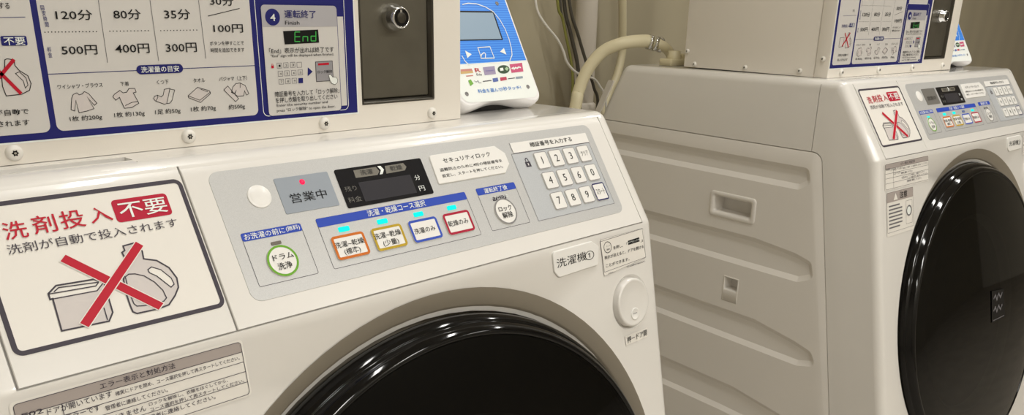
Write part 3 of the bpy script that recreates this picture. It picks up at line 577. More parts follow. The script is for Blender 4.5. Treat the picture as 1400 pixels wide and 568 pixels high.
  ('P',[(0.5644,0.0352),(0.5632,0.0337),(0.5613,0.0324),(0.5589,0.0314),(0.5561,0.0308),(0.5533,0.0307),(0.5507,0.0311),(0.5486,0.0318),(0.5471,0.033),(0.5465,0.0344),(0.5468,0.0359),(0.5479,0.0374),(0.5497,0.0387),(0.5522,0.0397),(0.5549,0.0403),(0.5577,0.0404),(0.5604,0.0401),(0.5625,0.0393),(0.564,0.0381),(0.5646,0.0367)],'dkgreen',0,1,0.0004),
  ('P',[(0.5506,0.0371),(0.5553,0.0374),(0.5547,0.0342),(0.5498,0.0339)],'white',0,1,0.0006),
  ('P',[(0.5573,0.036),(0.5609,0.0383),(0.5634,0.0362),(0.5596,0.0335)],'palegreen',0,1,0.0006),
  ('P',[(0.5669,0.041),(0.5865,0.0421),(0.5839,0.0319),(0.5654,0.0311)],'pink',0,1,0.0004),
  ('S',[(0.5675,0.0356),(0.5707,0.0368),(0.5708,0.0352),(0.5743,0.0369),(0.5756,0.0358),(0.5789,0.0372),(0.5821,0.0365)],'white',0.0016,0,0.0006),
  ('P',[(0.5004,0.0253),(0.5046,0.0266),(0.5063,0.0217),(0.501,0.0193)],'limegreen',0,1,0.0004),
  ('S',[(0.5086,0.0248),(0.5106,0.0232),(0.5138,0.0248),(0.5141,0.022),(0.5174,0.0221)],'ash',0.0005,0,0.0005),
  ('S',[(0.52,0.0235),(0.5323,0.0239)],'ash',0.0009,0,0.0005),
  ('P',[(0.5349,0.0261),(0.5428,0.0267),(0.5419,0.0225),(0.5342,0.0219)],'midblue',0,1,0.0004),
  ('P',[(0.5461,0.0266),(0.5558,0.0271),(0.555,0.0235),(0.5452,0.0227)],'crimson',0,1,0.0004),
  ('P',[(0.5694,0.0264),(0.5802,0.0266),(0.5796,0.0242),(0.5691,0.0238)],'steel',0,1,0.0004),
  ('S',[(0.5572,0.0246),(0.5675,0.0251)],'ash',0.0008,0,0.0005),
 ],
}
# ------------------------------------------------------------------ the room
FLOOR = -0.90; WALL = 0.76; CEIL = 1.60
def room_box(name, x0, x1, y0, y1, z0, z1, m):
    mb = MB(); c = [mb.p(x, y, z) for z in (z0, z1) for x, y in ((x0, y0), (x1, y0), (x1, y1), (x0, y1))]
    for f in ((0, 3, 2, 1), (4, 5, 6, 7), (0, 1, 5, 4), (1, 2, 6, 5), (2, 3, 7, 6), (3, 0, 4, 7)): mb.face([c[i] for i in f], m)
    o = mb.build(name); o['kind'] = 'structure'; return o
room_box('floor', -2.1, 6.1, -2.7, WALL+0.1, FLOOR-0.1, FLOOR, 'floor')
room_box('ceiling', -2.1, 6.1, -2.7, WALL+0.1, CEIL, CEIL+0.1, 'ceil')
room_box('wall_back', -2.1, 6.1, WALL, WALL+0.1, FLOOR, CEIL, 'wall')
room_box('wall_left', -2.1, -2.0, -2.6, WALL, FLOOR, CEIL, 'wall2')
room_box('wall_right', 6.0, 6.1, -2.6, WALL, FLOOR, CEIL, 'wall2')
room_box('wall_front', -2.1, 6.1, -2.7, -2.6, FLOOR, CEIL, 'wall2')

# ------------------------------------------------------------------ washing machine
AL, BE, W = 0.9833, 0.1928, 0.64
SA, CA, SB, CB = math.sin(AL), math.cos(AL), math.sin(BE), math.cos(BE)
TOP = 0.1082
PX_F = dict(O=(0, 0, 0), U=(1, 0, 0), V=(0, SB, CB))      # leaning front face, v upwards (negative below the fascia)
PX_S = dict(O=(0, 0, 0), U=(1, 0, 0), V=(0, CA, SA))      # sloping control face
DX, DV, DR = 0.3297, -0.304, 0.268                        # door centre and radius on the front face

def side_profile(off=0.0):
    """the cabinet's outline seen from the right side, as (y, z), counter-clockwise"""
    e = 0.0012
    sy, sz = e*SA, -e*CA                                  # control face lies a plate's thickness deeper
    pts = [(sy*0.3, -0.0005), (CA*0.13+sy, TOP), (0.5163, TOP-0.003), (0.56, 0.024), (0.60, -0.06),
           (0.60, FLOOR+0.03), (-0.07, FLOOR+0.03), (-0.085, -0.63), (-0.60*SB, -0.60*CB)]
    pts = pts[::-1]
    # order runs counter-clockwise when y points right and z up
    a = sum(pts[i][0]*pts[(i+1) % len(pts)][1]-pts[(i+1) % len(pts)][0]*pts[i][1] for i in range(len(pts)))
    if a < 0: pts = pts[::-1]
    return pts
def prism_x(outline, x0, x1, m, name, rnd=0.0, n=5):
    """solid between x0 and x1 whose side edges are rounded by rnd"""
    mb = MB(); rings = []
    def ring(d, x): rings.append([mb.p(x, y, z) for y, z in inset_poly(outline, d)])
    if rnd:
        for k in range(n+1):
            t = PI/2*k/n; ring(rnd*(1-math.sin(t)), x0+rnd*(1-math.cos(t)))
        for k in range(n+1):
            t = PI/2*(1-k/n); ring(rnd*(1-math.sin(t)), x1-rnd*(1-math.cos(t)))
    else: ring(0, x0); ring(0, x1)
    N = len(outline)
    for a, b in zip(rings, rings[1:]):
        for i in range(N): mb.face((a[i], b[i], b[(i+1) % N], a[(i+1) % N]), m, True)
    mb.face(rings[0], m); mb.face(rings[-1][::-1], m)
    o = mb.build(name)
    bm = bmesh.new(); bm.from_mesh(o.data); bmesh.ops.recalc_face_normals(bm, faces=bm.faces); bm.to_mesh(o.data); bm.free()
    return o
def frustum_x(outer, x0, inner, x1, m, name, xout):
    """cutter: outline 'outer' from xout to x0, narrowing to 'inner' at x1"""
    mb = MB(); R = [[mb.p(x, y, z) for y, z in pl] for pl, x in ((outer, xout), (outer, x0), (inner, x1))]
    N = len(outer)
    for a, b in zip(R, R[1:]):
        for i in range(N): mb.face((a[i], b[i], b[(i+1) % N], a[(i+1) % N]), m, True)
    mb.face(R[0], m); mb.face(R[-1][::-1], m)
    o = mb.build(name); bm = bmesh.new(); bm.from_mesh(o.data); bmesh.ops.recalc_face_normals(bm, faces=bm.faces); bm.to_mesh(o.data); bm.free()
    return o
def boxc(x0, x1, y0, y1, z0, z1, m='body', name='c'):
    return prism_x([(y0, z0), (y1, z0), (y1, z1), (y0, z1)], x0, x1, m, name)
def front_edge_y(z): return 0.0885 + (z+0.0)*(-0.0)+z*0.186 if z < 0 else 0.0885
PANEL = [(0.088-0.84*0.186+0.0, -0.84), (0.575, -0.84), (0.575, -0.0016), (0.0885, -0.0016)]
RIBS = [[(0.56, -0.064), (0.12, -0.0645), (0.100, -0.052), (0.106, -0.0275), (0.56, -0.0245)],
        [(0.56, -0.214), (0.100, -0.2155), (0.072, -0.203), (0.080, -0.176), (0.11, -0.168), (0.19, -0.160), (0.56, -0.160)],
        [(0.56, -0.354), (0.08, -0.359), (0.045, -0.349), (0.058, -0.326), (0.09, -0.317), (0.17, -0.303), (0.56, -0.300)],
        [(0.56, -0.500), (0.23, -0.500), (0.055, -0.505), (0.02, -0.492), (0.035, -0.470), (0.10, -0.458), (0.20, -0.4435), (0.56, -0.440)],
        [(0.56, -0.645), (0.04, -0.650), (0.0, -0.638), (0.012, -0.616), (0.08, -0.600), (0.20, -0.588), (0.56, -0.585)]]
def strip(name, x0, x1, s0, s1, parent, m='body', th=0.0012):
    """plate that follows the control face and turns over the crease onto the top"""
    R = 0.026; tl = R*math.tan(AL/2); sc = 0.130
    mb = MB(); path = []
    # base line: outer surface of the sloping face at h=0
    path.append((s0*CA, s0*SA, -SA, CA)); path.append(((sc-tl)*CA, (sc-tl)*SA, -SA, CA))
    cy, cz = (sc-tl)*CA + SA*R, (sc-tl)*SA - CA*R
    for k in range(1, 9):
        a = AL*(1-k/8); ny, nz = -math.sin(a), math.cos(a); path.append((cy+ny*R, cz+nz*R, ny, nz))
    ylast = path[-1][0]
    if s1 > 0: path.append((ylast+s1, path[-1][1], 0, 1))
    b = 0.0005; xs = [(x0, -th), (x0, -b), (x0+b, 0), (x1-b, 0), (x1, -b), (x1, -th)]
    G = [[mb.p(x, y+ny*h, z+nz*h) for x, h in xs] for y, z, ny, nz in path]
    for a, c in zip(G, G[1:]):
        for i in range(len(xs)-1): mb.face((a[i], a[i+1], c[i+1], c[i]), m, True)
    mb.face(G[0][::-1], m); mb.face(G[-1], m)
    o = mb.build(name, parent); smooth_by_angle(o, 35); return o
def key_slab(name, x0, y0, x1, y1, r, mtop, edge, parent, art=None, h=0.0018, base=0.0003, wd=0.0009, txts=()):
    mb = MB(**PX_S); o_ = rrect(x0, y0, x1, y1, r)
    mb.slab(o_, base, h, mtop, 0.0005)
    if edge: mb.band(o_(0.0001), o_(wd), h+0.0001, edge) if wd else None
    if art: draw(mb, art, h-0.0005)
    for t, u, v, w_, em in txts: mb.text(t, u, v, w_, em, 'ink', h+0.0002, 0)
    return mb.build(name, parent)

def washing_machine(loc, rz, label, digit, lamps, on):
    root = thing('washing_machine', label, 'washing machine', loc, rz, 'coin operated washer dryers')
    # ---- cabinet
    rad = [0.015]*9
    prof = rounded(side_profile(), [0.015, 0.026, 0.02, 0.02, 0.02, 0.02, 0.02, 0.015, 0.015], 5)
    cab = prism_x(prof, 0, W, 'body', 'cabinet', 0.0135, 6)
    cs = []
    # door recess and tub opening
    fm = MB(**PX_F)
    k = 64
    def circ(cx, cy, r): return [(cx+r*math.cos(2*PI*i/k), cy+r*math.sin(2*PI*i/k)) for i in range(k)]
    fm.rings([(circ(DX, DV, 0.235), -0.22), (circ(DX, DV, 0.235), -0.022), (circ(DX, DV, DR+0.001), -0.0225), (circ(DX, DV, DR+0.001), -0.0125), (circ(DX, -0.2908, 0.2775), 0.0), (circ(DX, -0.279, 0.286), 0.010)], 'body', cap_bot=True)
    cs.append(fm.build('c'))
    # pockets of the two side panels, and seams between top cover and front frame
    for sx in (0, 1):
        xa, xb = (-0.02, 0.010) if sx == 0 else (W-0.010, W+0.02)
        pk = rounded(inset_poly(PANEL, -0.0008), [0.01, 0.01, 0.006, 0.018], 6)
        cs.append(prism_x(pk, xa, xb, 'body', 'c'))
        xa, xb = (-0.01, 0.0022) if sx == 0 else (W-0.0022, W+0.01)
        cs.append(boxc(xa, xb, 0.1056, 0.1070, -0.0016, 0.125))
        if sx == 0: cs.append(boxc(-0.01, 0.034, 0.190, 0.290, -0.140, -0.094))
        if sx == 0: cs.append(boxc(-0.01, 0.030, 0.206, 0.246, -0.290, -0.238))
    # finger slot above the detergent drawer, shallow seat of the door button
    cs.append(boxc(0.045, 0.140, 0.0790, 0.104, TOP-0.010, TOP+0.02))
    bt = MB(**PX_F); bt.rings([(circ(0.5882, -0.0800, 0.0262), -0.004), (circ(0.5882, -0.0800, 0.0300), 0.0001), (circ(0.5882, -0.0800, 0.0300), 0.01)], 'body', cap_bot=True); cs.append(bt.build('c'))
    # fine gaps around the drawer and the fascia plate
    for x0, y0, x1, y1 in ((0.0278, -0.0006, 0.6202, 0.0007), (0.0272, -0.0006, 0.0285, 0.125), (0.1622, 0.0, 0.1636, 0.125), (0.6194, -0.0006, 0.6206, 0.125)):
        gm_ = MB(**PX_S); gm_.rings([(rrect(x0, y0, x1, y1, 0.0001, 1)(0), -0.0050), (rrect(x0, y0, x1, y1, 0.0001, 1)(0), 0.01)], 'body', cap_bot=True); cs.append(gm_.build('c'))
    cut(cab, cs); smooth_by_angle(cab, 32); cab.parent = root
    # ---- ribbed side panels
    for sx in (0, 1):
        pl = rounded(PANEL, [0.01, 0.01, 0.006, 0.018], 6)
        x0, x1 = (0.0, 0.0095) if sx == 0 else (W-0.0095, W)
        mb = MB(); seq = [(0.0022, x0 if sx == 0 else x1), (0.0007, x0+0.0007 if sx == 0 else x1-0.0007), (0.0, x0+0.0022 if sx == 0 else x1-0.0022), (0.0, x1 if sx == 0 else x0)]
        R = [[mb.p(x, y, z) for y, z in inset_poly(pl, d)] for d, x in seq]; N = len(pl)
        for a, b in zip(R, R[1:]):
            for i in range(N): mb.face((a[i], b[i], b[(i+1) % N], a[(i+1) % N]), 'side', True)
        mb.face(R[0], 'side'); mb.face(R[-1][::-1], 'side'); sp = mb.build('side_panel')
        bm = bmesh.new(); bm.from_mesh(sp.data); bmesh.ops.recalc_face_normals(bm, faces=bm.faces); bm.to_mesh(sp.data); bm.free()
        cc = []
        for rb in RIBS:
            o1 = rounded(rb, 0.010, 5); o1 = o1 if sum(o1[i][0]*o1[(i+1) % len(o1)][1]-o1[(i+1) % len(o1)][0]*o1[i][1] for i in range(len(o1))) > 0 else o1[::-1]
            i1 = inset_poly(o1, 0.0085)
            if sx == 0: cc.append(frustum_x(inset_poly(o1, -0.0005), -0.0003, i1, 0.0058, 'side', 'c', -0.01))
            else: cc.append(frustum_x(inset_poly(o1, -0.0005), W+0.0003, i1, W-0.0058, 'side', 'c', W+0.01))
        if sx == 0:
            cc.append(boxc(-0.01, 0.04, 0.198, 0.283, -0.134, -0.099)); cc.append(boxc(-0.01, 0.04, 0.210, 0.2415, -0.286, -0.2415))
        cut(sp, cc); smooth_by_angle(sp, 32); sp.parent = root
        if sx == 0:
            # grip cup with a raised rim, and a small latch pocket
            mb = MB(O=(0, 0, 0), U=(0, -1, 0), V=(0, 0, 1))       # u = -y, normal points to -x
            o_ = rrect(-0.2885, -0.1395, -0.1925, -0.0935, 0.008); hole = rrect(-0.2785, -0.1300, -0.2025, -0.1025, 0.004)
            R = [(o_(0), -0.0005), (o_(0.001), 0.0012), (o_(0.0025), 0.002), (inset_ring(o_(0.0), hole(0.0), 0.6), 0.002), (hole(-0.001), 0.001), (hole(0), -0.001), (hole(0.0005), -0.028)]
            mb.rings(R, 'side', cap_top=True); mb.build('grip_recess', sp)
            mb = MB(O=(0, 0, 0), U=(0, -1, 0), V=(0, 0, 1))
            o_ = rrect(-0.2425, -0.2875, -0.2095, -0.2405, 0.0015); hole = rrect(-0.2395, -0.2655, -0.2125, -0.2435, 0.0006)
            mb.rings([(o_(0), -0.001), (o_(0.0004), 0.0004), (inset_ring(o_(0), hole(0), 0.9), 0.0004), (hole(0), 0.0), (hole(0.0002), -0.022)], 'side'); mb.build('latch_pocket', sp)
    # ---- drawer and fascia plates
    dr = strip('detergent_drawer', 0.0284, 0.1623, 0.0006, 0.002, root)
    mb = MB(**PX_S); o_ = rrect(0.0314, 0.0186, 0.1619-0.0006, 0.1155, 0.0058)
    mb.band(o_(0), o_(0.0030), 0.0003, 'ash'); mb.poly(o_(0.0029), 0.00015, 'cream'); mb.band(o_(-0.0006), o_(0), 0.0001, 'cream')
    mb.poly(rounded([(0.1115, 0.0902), (0.1480, 0.0902), (0.1480, 0.1062), (0.1115, 0.1062)], 0.0026, 5), 0.0004, 'redpill')
    draw(mb, 'drawer', 0.0001); lab(mb.build('warning_label', dr), 'warning sticker with a red cross over detergent')
    fa = strip('fascia', 0.1635, 0.6195, 0.0006, 0.003, root)
    # ---- silver control panel
    mb = MB(**PX_S); o_ = rrect(0.1803, 0.0160, 0.5985, 0.1170, 0.0085)
    mb.slab(o_, -0.0005, 0.0003, 'silver', 0.0002)
    kf = [(0.4750, 0.0268), (0.5885, 0.0268), (0.5885, 0.0965), (0.4750, 0.0965)]
    mb.poly(kf, 0.00035, 'silver2'); mb.stroke(kf, 0.0004, 0.0005, 'grey', True)
    mb.poly([(0.4778, 0.0972), (0.5893, 0.0972), (0.5893, 0.1078), (0.4790, 0.1078)], 0.00045, 'keycap')
    mb.stroke([(0.4778, 0.1078), (0.4785, 0.0970), (0.5893, 0.0968)], 0.0004, 0.0006, 'ash')
    for x0, y0, x1, y1, hb in ((0.1888, 0.0264, 0.2368, 0.0675, 0.0614), (0.2504, 0.0267, 0.4020, 0.0682, 0.0612), (0.4156, 0.0276, 0.4640, 0.0689, 0.0624)):
        o2 = rrect(x0, y0, x1, y1, 0.0014, 4); mb.stroke(o2(0), 0.0004, 0.0004, 'ash', True)
        o3 = rrect(x0, hb, x1, y1, 0.0014, 4); mb.poly(o3(-0.0001), 0.0005, 'blue')
    mb.stroke([(0.4898, 0.0865), (0.4898, 0.0890), (0.4910, 0.0902), (0.4922, 0.0902), (0.4932, 0.0890), (0.4932, 0.0865)], 0.0010, 0.0005, 'ash')
    mb.poly([(0.4881, 0.0812), (0.4949, 0.0812), (0.4949, 0.0866), (0.4881, 0.0866)], 0.0005, 'ash'); mb.poly([(0.4911, 0.0826), (0.4919, 0.0826), (0.4921, 0.0850), (0.4909, 0.0850)], 0.0006, 'keycap')
    draw(mb, 'panel', 0.0001)
    cp = mb.build('control_panel', root); lab(cp, 'silver control panel with keys and indicator lamps')
    # round blank button
    mb = MB(**PX_S); mb.lathe(0.2132, 0.0932, [(0.0092, 0.0002), (0.0092, 0.0007), (0.0088, 0.0010), (0.0078, 0.0009), (0.0070, 0.0012), (0.0040, 0.0016), (0.0001, 0.0018)], 'keycap', 32); mb.build('round_button', cp)
    # status plate
    mb = MB(**PX_S); mb.slab(rrect(0.2287, 0.0760, 0.2757, 0.1053, 0.0012, 3), 0.0002, 0.0007, 'plate' if on else 'plateoff', 0.0002)
    if on: draw(mb, 'status', 0.0003)
    else:
        for it in ART['status']: mb.text(it[1], it[2], it[3], it[4], it[5], 'dimink', 0.001, 0)
    sp_ = mb.build('status_plate', cp)
    if on:
        mb = MB(**PX_S); mb.lathe(0.2512, 0.0996, [(0.0023, 0.0007), (0.0020, 0.0013), (0.0001, 0.0016)], 'ledred', 20); lab(mb.build('indicator_lamp', cp), 'lit red lamp')
    # display
    mb = MB(**PX_S); mb.slab(rrect(0.2817, 0.0719, 0.3689, 0.1055, 0.0016, 3), 0.0002, 0.0010, 'screen', 0.0002)
    mb.poly(rrect(0.2990, 0.0749, 0.3515, 0.0919, 0.0003, 2)(0), 0.0012, 'lcd'); draw(mb, 'display', 0.0007)
    lab(mb.build('display_window', cp), 'black display window')
    # security lock plate
    pts = rounded([(0.3772, 0.0788), (0.4580, 0.0788), (0.4672, 0.0870), (0.4672, 0.0985), (0.4575, 0.1072), (0.3785, 0.1066)], [0.0012, 0.001, 0.001, 0.001, 0.001, 0.003], 3)
    mb = MB(**PX_S); mb.slab(lambda d: inset_poly(pts, d), 0.0002, 0.0014, 'keycap', 0.0008); draw(mb, 'security', 0.0009); mb.build('instruction_plate', cp)
    # drum cleaning button
    def ringbutton(cx, cy, rx, ry, colr, art, wd):
        mb = MB(**PX_S); n = 40
        def el(d): return [(cx+(rx-d)*math.cos(2*PI*i/n), cy+(ry-d)*math.sin(2*PI*i/n)) for i in range(n)]
        mb.slab(el, 0.0003, 0.0012, 'keycap', 0.0004); mb.band(el(0.0001), el(wd), 0.0013, colr); draw(mb, art, 0.0009)
        return mb.build('push_button', cp)
    lab(ringbutton(0.2126, 0.0416, 0.0123, 0.0123, 'kgreen', 'b_drum', 0.0018), 'round button with a green ring')
    lab(ringbutton(0.4396, 0.0428, 0.0130, 0.0130, 'kgrey', 'b_lock', 0.0016), 'round button with a grey ring')
    for key, (x0, x1), cm in (('b_orange', (0.2562, 0.2862), 'orange'), ('b_yellow', (0.2932, 0.3232), 'yellow'), ('b_blue', (0.3302, 0.3604), 'kblue'), ('b_red', (0.3673, 0.3972), 'kred')):
        o = key_slab('push_button', x0, 0.0319, x1, 0.0517, 0.0030, 'keycap', cm, cp, key, 0.0014, wd=0.0022); lab(o, {'orange': 'orange rimmed button', 'yellow': 'yellow rimmed button', 'kblue': 'blue rimmed button', 'kred': 'red rimmed button'}[cm])
    for i, x in enumerate((0.2712, 0.3078, 0.3448, 0.3814)):
        mb = MB(**PX_S); mb.slab(rrect(x-0.0050, 0.0542, x+0.0050, 0.0583, 0.0012, 4), 0.0003, 0.0010, lamps[i+1], 0.0003); mb.build('indicator_lamp', cp)
    mb = MB(**PX_S); mb.slab(rrect(0.2086, 0.0545, 0.2168, 0.0571, 0.0006, 3), 0.0003, 0.0008, lamps[0], 0.0002); mb.build('indicator_lamp', cp)
    mb = MB(**PX_S); mb.slab(rrect(0.4305, 0.0546, 0.4472, 0.0585, 0.0006, 3), 0.0003, 0.0007, 'ash', 0.0002); draw(mb, 'l_lock', 0.0003); mb.build('caption_plate', cp)
    # keypad
    for r_, (yy, row) in enumerate(((0.0854, ('1', '2', '3', 'クリア')), (0.0640, ('4', '5', '6', '0')), (0.0422, ('7', '8', '9', 'スタート')))):
        for c_, t in enumerate(row):
            cx = 0.5110+0.02095*c_; big = t == 'スタート'
            tw = None if len(t) == 1 else (0.0126 if big else 0.0112); em = 0.0108 if len(t) == 1 else (0.0078 if big else 0.0066)
            hw, hh = (0.0088, 0.0090) if not big else (0.0094, 0.0096)
            o = key_slab('key', cx-hw, yy-hh, cx+hw, yy+hh, 0.0024, 'keycap', 'knavy' if big else 'kgrey', cp, None, 0.0015, wd=0.0014 if big else 0.0007, txts=((t, cx, yy, tw, em),))
            if big: lab(o, 'key with a navy rim')
    # ---- labels on the front face
    mb = MB(**PX_F); o_ = rrect(0.0215, -0.0470, 0.1645, -0.0062, 0.003); mb.poly(o_(0), 0.0002, 'cream')
    o_ = rrect(0.0235, -0.0455, 0.1628, -0.0078, 0.0024); mb.stroke(o_(0), 0.0004, 0.0006, 'ash', True)
    mb.poly([(0.0237, -0.0151), (0.1626, -0.0151), (0.1626, -0.0100), (0.1615, -0.0080), (0.0250, -0.0080), (0.0237, -0.0100)], 0.0004, 'errgrey')
    for v in (-0.0151, -0.0222, -0.0292, -0.0367): mb.stroke([(0.0237, v), (0.1627, v)], 0.0004, 0.0006, 'ash')
    mb.stroke([(0.0480, -0.0151), (0.0480, -0.0455)], 0.0004, 0.0006, 'ash')
    draw(mb, 'error', 0.0001); lab(mb.build('error_label', root), 'error code table sticker')
    mb = MB(**PX_F); mb.poly(rrect(0.0258, -0.1175, 0.1110, -0.0500, 0.002)(0), 0.0002, 'cream'); mb.stroke(rrect(0.0268, -0.1120, 0.1098, -0.0510, 0.002)(0), 0.0004, 0.0005, 'ash', True)
    mb.poly(rrect(0.0270, -0.0660, 0.1096, -0.0512, 0.001)(0), 0.0004, 'errgrey'); mb.text('注意', 0.078, -0.0586, 0.024, 0.011, 'ink', 0.0008, 1)
    mb.poly([(0.047, -0.064), (0.060, -0.064), (0.0535, -0.0535)], 0.0006, 'cream')
    for i in range(7): mb.stroke([(0.032, -0.0720-0.0055*i), (0.074-(0.008 if i in (0, 6) else 0), -0.0720-0.0055*i)], 0.0022, 0.0005, 'grey')
    mb.stroke(rrect(0.086, -0.106, 0.106, -0.070, 0.001)(0), 0.0004, 0.0006, 'ash', True); mb.disc(0.096, -0.086, 0.0085, 0.0006, 'grey'); mb.disc(0.095, -0.086, 0.0062, 0.0008, 'white')
    lab(mb.build('caution_label', root), 'grey headed caution sticker')
    # machine number plate
    pts = rounded([(0.4826, -0.0312), (0.5408, -0.0306), (0.5445, -0.0120), (0.5345, -0.0050), (0.4775, -0.0052), (0.4772, -0.0245)], [0.006, 0.001, 0.002, 0.004, 0.004, 0.004], 4)
    mb = MB(**PX_F); mb.slab(lambda d: inset_poly(pts, d), -0.001, 0.0016, 'keycap', 0.0009); A_ = ART['number']
    for it, tx in zip(A_, ('洗濯機', digit)): mb.text(tx, it[2], it[3], it[4], it[5]*1.0, 'ink', 0.0018, 0)
    lab(mb.build('number_plate', root), 'raised plate with the machine number')
    mb = MB(**PX_F); mb.poly(rounded([(0.5495, -0.0440), (0.6196, -0.0385), (0.6199, -0.0064), (0.5490, -0.0064)], 0.002, 3), 0.0002, 'cream'); mb.stroke(rounded([(0.5495, -0.0440), (0.6196, -0.0385), (0.6199, -0.0064), (0.5490, -0.0064)], 0.002, 3), 0.0002, 0.0003, 'grey', True)
    draw(mb, 'notice', 0.0001); mb.build('notice_label', root)
    mb = MB(**PX_F); mb.poly(rrect(0.5735, -0.1240, 0.6118, -0.1136, 0.0006)(0), 0.0002, 'cream'); mb.stroke(rrect(0.5735, -0.1240, 0.6118, -0.1136, 0.0006)(0), 0.0002, 0.0004, 'palegrey', True); draw(mb, 'open', 0.0001); mb.build('button_caption', root)
    # door release button
    mb = MB(**PX_F); mb.lathe(0.5882, -0.0800, [(0.0258, -0.004), (0.0258, 0.0030), (0.0250, 0.0042), (0.0236, 0.0048), (0.0225, 0.0044), (0.010, 0.0040), (0.0001, 0.0040)], 'body', 48)
    db = mb.build('door_button', root)
    mb = MB(**PX_F); mb.lathe(0.5882, -0.0925, [(0.0064, 0.0040), (0.0066, 0.0047), (0.0058, 0.0049), (0.0048, 0.0044), (0.0001, 0.0042)], 'keycap', 28)
    for dx in (-0.0022, 0, 0.0022): mb.disc(0.5882+dx, -0.0918, 0.0006, 0.0048, 'grey', 10)
    mb.build('thumb_dimple', db)
    # ---- door
    mb = MB(**PX_F); k = 96
    def circ2(cx, cy, r): return [(cx+r*math.cos(2*PI*i/k), cy+r*math.sin(2*PI*i/k)) for i in range(k)]
    mb.rings([(circ2(DX, -0.2908, 0.2778), 0.0003), (circ2(DX, -0.2913, 0.2766), -0.0003), (circ2(DX, -0.2990, 0.2712), -0.0072), (circ2(DX, -0.3000, 0.2702), -0.0082), (circ2(DX, DV, DR), -0.0205), (circ2(DX, DV, DR-0.002), -0.0216), (circ2(DX, DV, 0.236), -0.0215)], 'surround', cap_top=False)
    lab(mb.build('door_surround', root), 'grey bevelled ring around the door')
    mb = MB(**PX_F)
    mb.lathe(DX, DV, [(0.250, -0.018), (0.2655, -0.0150), (0.2676, -0.0090), (0.2670, -0.0030), (0.2650, 0.0020), (0.2625, 0.0050), (0.2618, 0.0052), (0.2612, 0.0046), (0.2606, 0.0060), (0.2590, 0.0105), (0.2560, 0.0145), (0.2535, 0.0158), (0.2515, 0.0158), (0.2505, 0.0150), (0.2498, 0.0100)], 'gloss', 128)
    dd = mb.build('door', root); lab(dd, 'round glossy black porthole door')
    mb = MB(**PX_F); mb.lathe(DX, DV, [(0.2500, 0.0148), (0.2470, 0.0152), (0.220, 0.0180), (0.180, 0.0205), (0.120, 0.0225), (0.060, 0.0238), (0.0002, 0.0242)], 'glass', 128); lab(mb.build('glass_pane', dd), 'smoked glass')
    mb = MB(**PX_F); mb.lathe(DX, DV, [(0.2497, 0.006), (0.215, 0.001), (0.178, -0.002), (0.172, -0.006), (0.169, -0.018), (0.160, -0.040), (0.130, -0.060), (0.07, -0.068), (0.0002, -0.070)], 'surround', 96, mats=['rubber', 'rubber', 'drum', 'drum', 'rubber', 'rubber', 'rubber', 'rubber']); mb.build('inner_bowl', dd)
    mb = MB(**PX_F); mb.poly([(0.346, -0.3225), (0.404, -0.3235), (0.397, -0.2700), (0.345, -0.2640)], 0.0252, 'black')
    for k_, v0 in enumerate((-0.280, -0.302)):
        mb.stroke([(0.352, v0), (0.360, v0+0.006), (0.366, v0-0.004), (0.374, v0+0.006), (0.382, v0-0.003), (0.390, v0+0.005)], 0.0030, 0.0255, 'grey')
    mb.stroke([(0.350, -0.3190), (0.398, -0.3200)], 0.0014, 0.0255, 'grey'); lab(mb.build('badge', dd), 'small black badge with grey marks')
    # ---- feet
    for fx in (0.06, W-0.06):
        for fy in (0.0, 0.52):
            mb = MB(); mb.lathe(fx, fy, [(0.0001, FLOOR-loc[2]), (0.024, FLOOR-loc[2]), (0.026, FLOOR-loc[2]+0.006), (0.016, FLOOR-loc[2]+0.014), (0.014, FLOOR+0.034)], 'rubber', 24); mb.build('foot', root)
    return root
def inset_ring(outer, inner, t):
    return [(a[0]*(1-t)+b[0]*t, a[1]*(1-t)+b[1]*t) for a, b in zip(outer, inner)]

# ------------------------------------------------------------------ coin box on top
BX0, BX1, BY0, BY1, BZ1 = 0.0361, 0.4677, 0.1179, 0.402, 0.60
def local_empty(name, label, cat, base, rz, off, group):
    c, s = math.cos(rz), math.sin(rz); x, y, z = off
    return thing(name, label, cat, (base[0]+c*x-s*y, base[1]+s*x+c*y, base[2]+z), rz, group)
def star_screw(parent, frame, u, v, h, r=0.0056):
    mb = MB(**frame)
    mb.lathe(u, v, [(r*1.02, h-0.0006), (r, h+0.0012), (r*0.86, h+0.0024), (r*0.62, h+0.0032), (r*0.42, h+0.0034), (r*0.34, h+0.0034)], 'screw', 24)
    n = 12; st = [(u+(r*(0.44 if i % 2 == 0 else 0.27))*math.cos(2*PI*i/n), v+(r*(0.44 if i % 2 == 0 else 0.27))*math.sin(2*PI*i/n)) for i in range(n)]
    mb.disc(u, v, r*0.45, h+0.0033, 'screw'); mb.poly(st, h+0.0035, 'dark'); mb.disc(u, v, r*0.15, h+0.0037, 'chrome', 10)
    return mb.build('screw', parent)
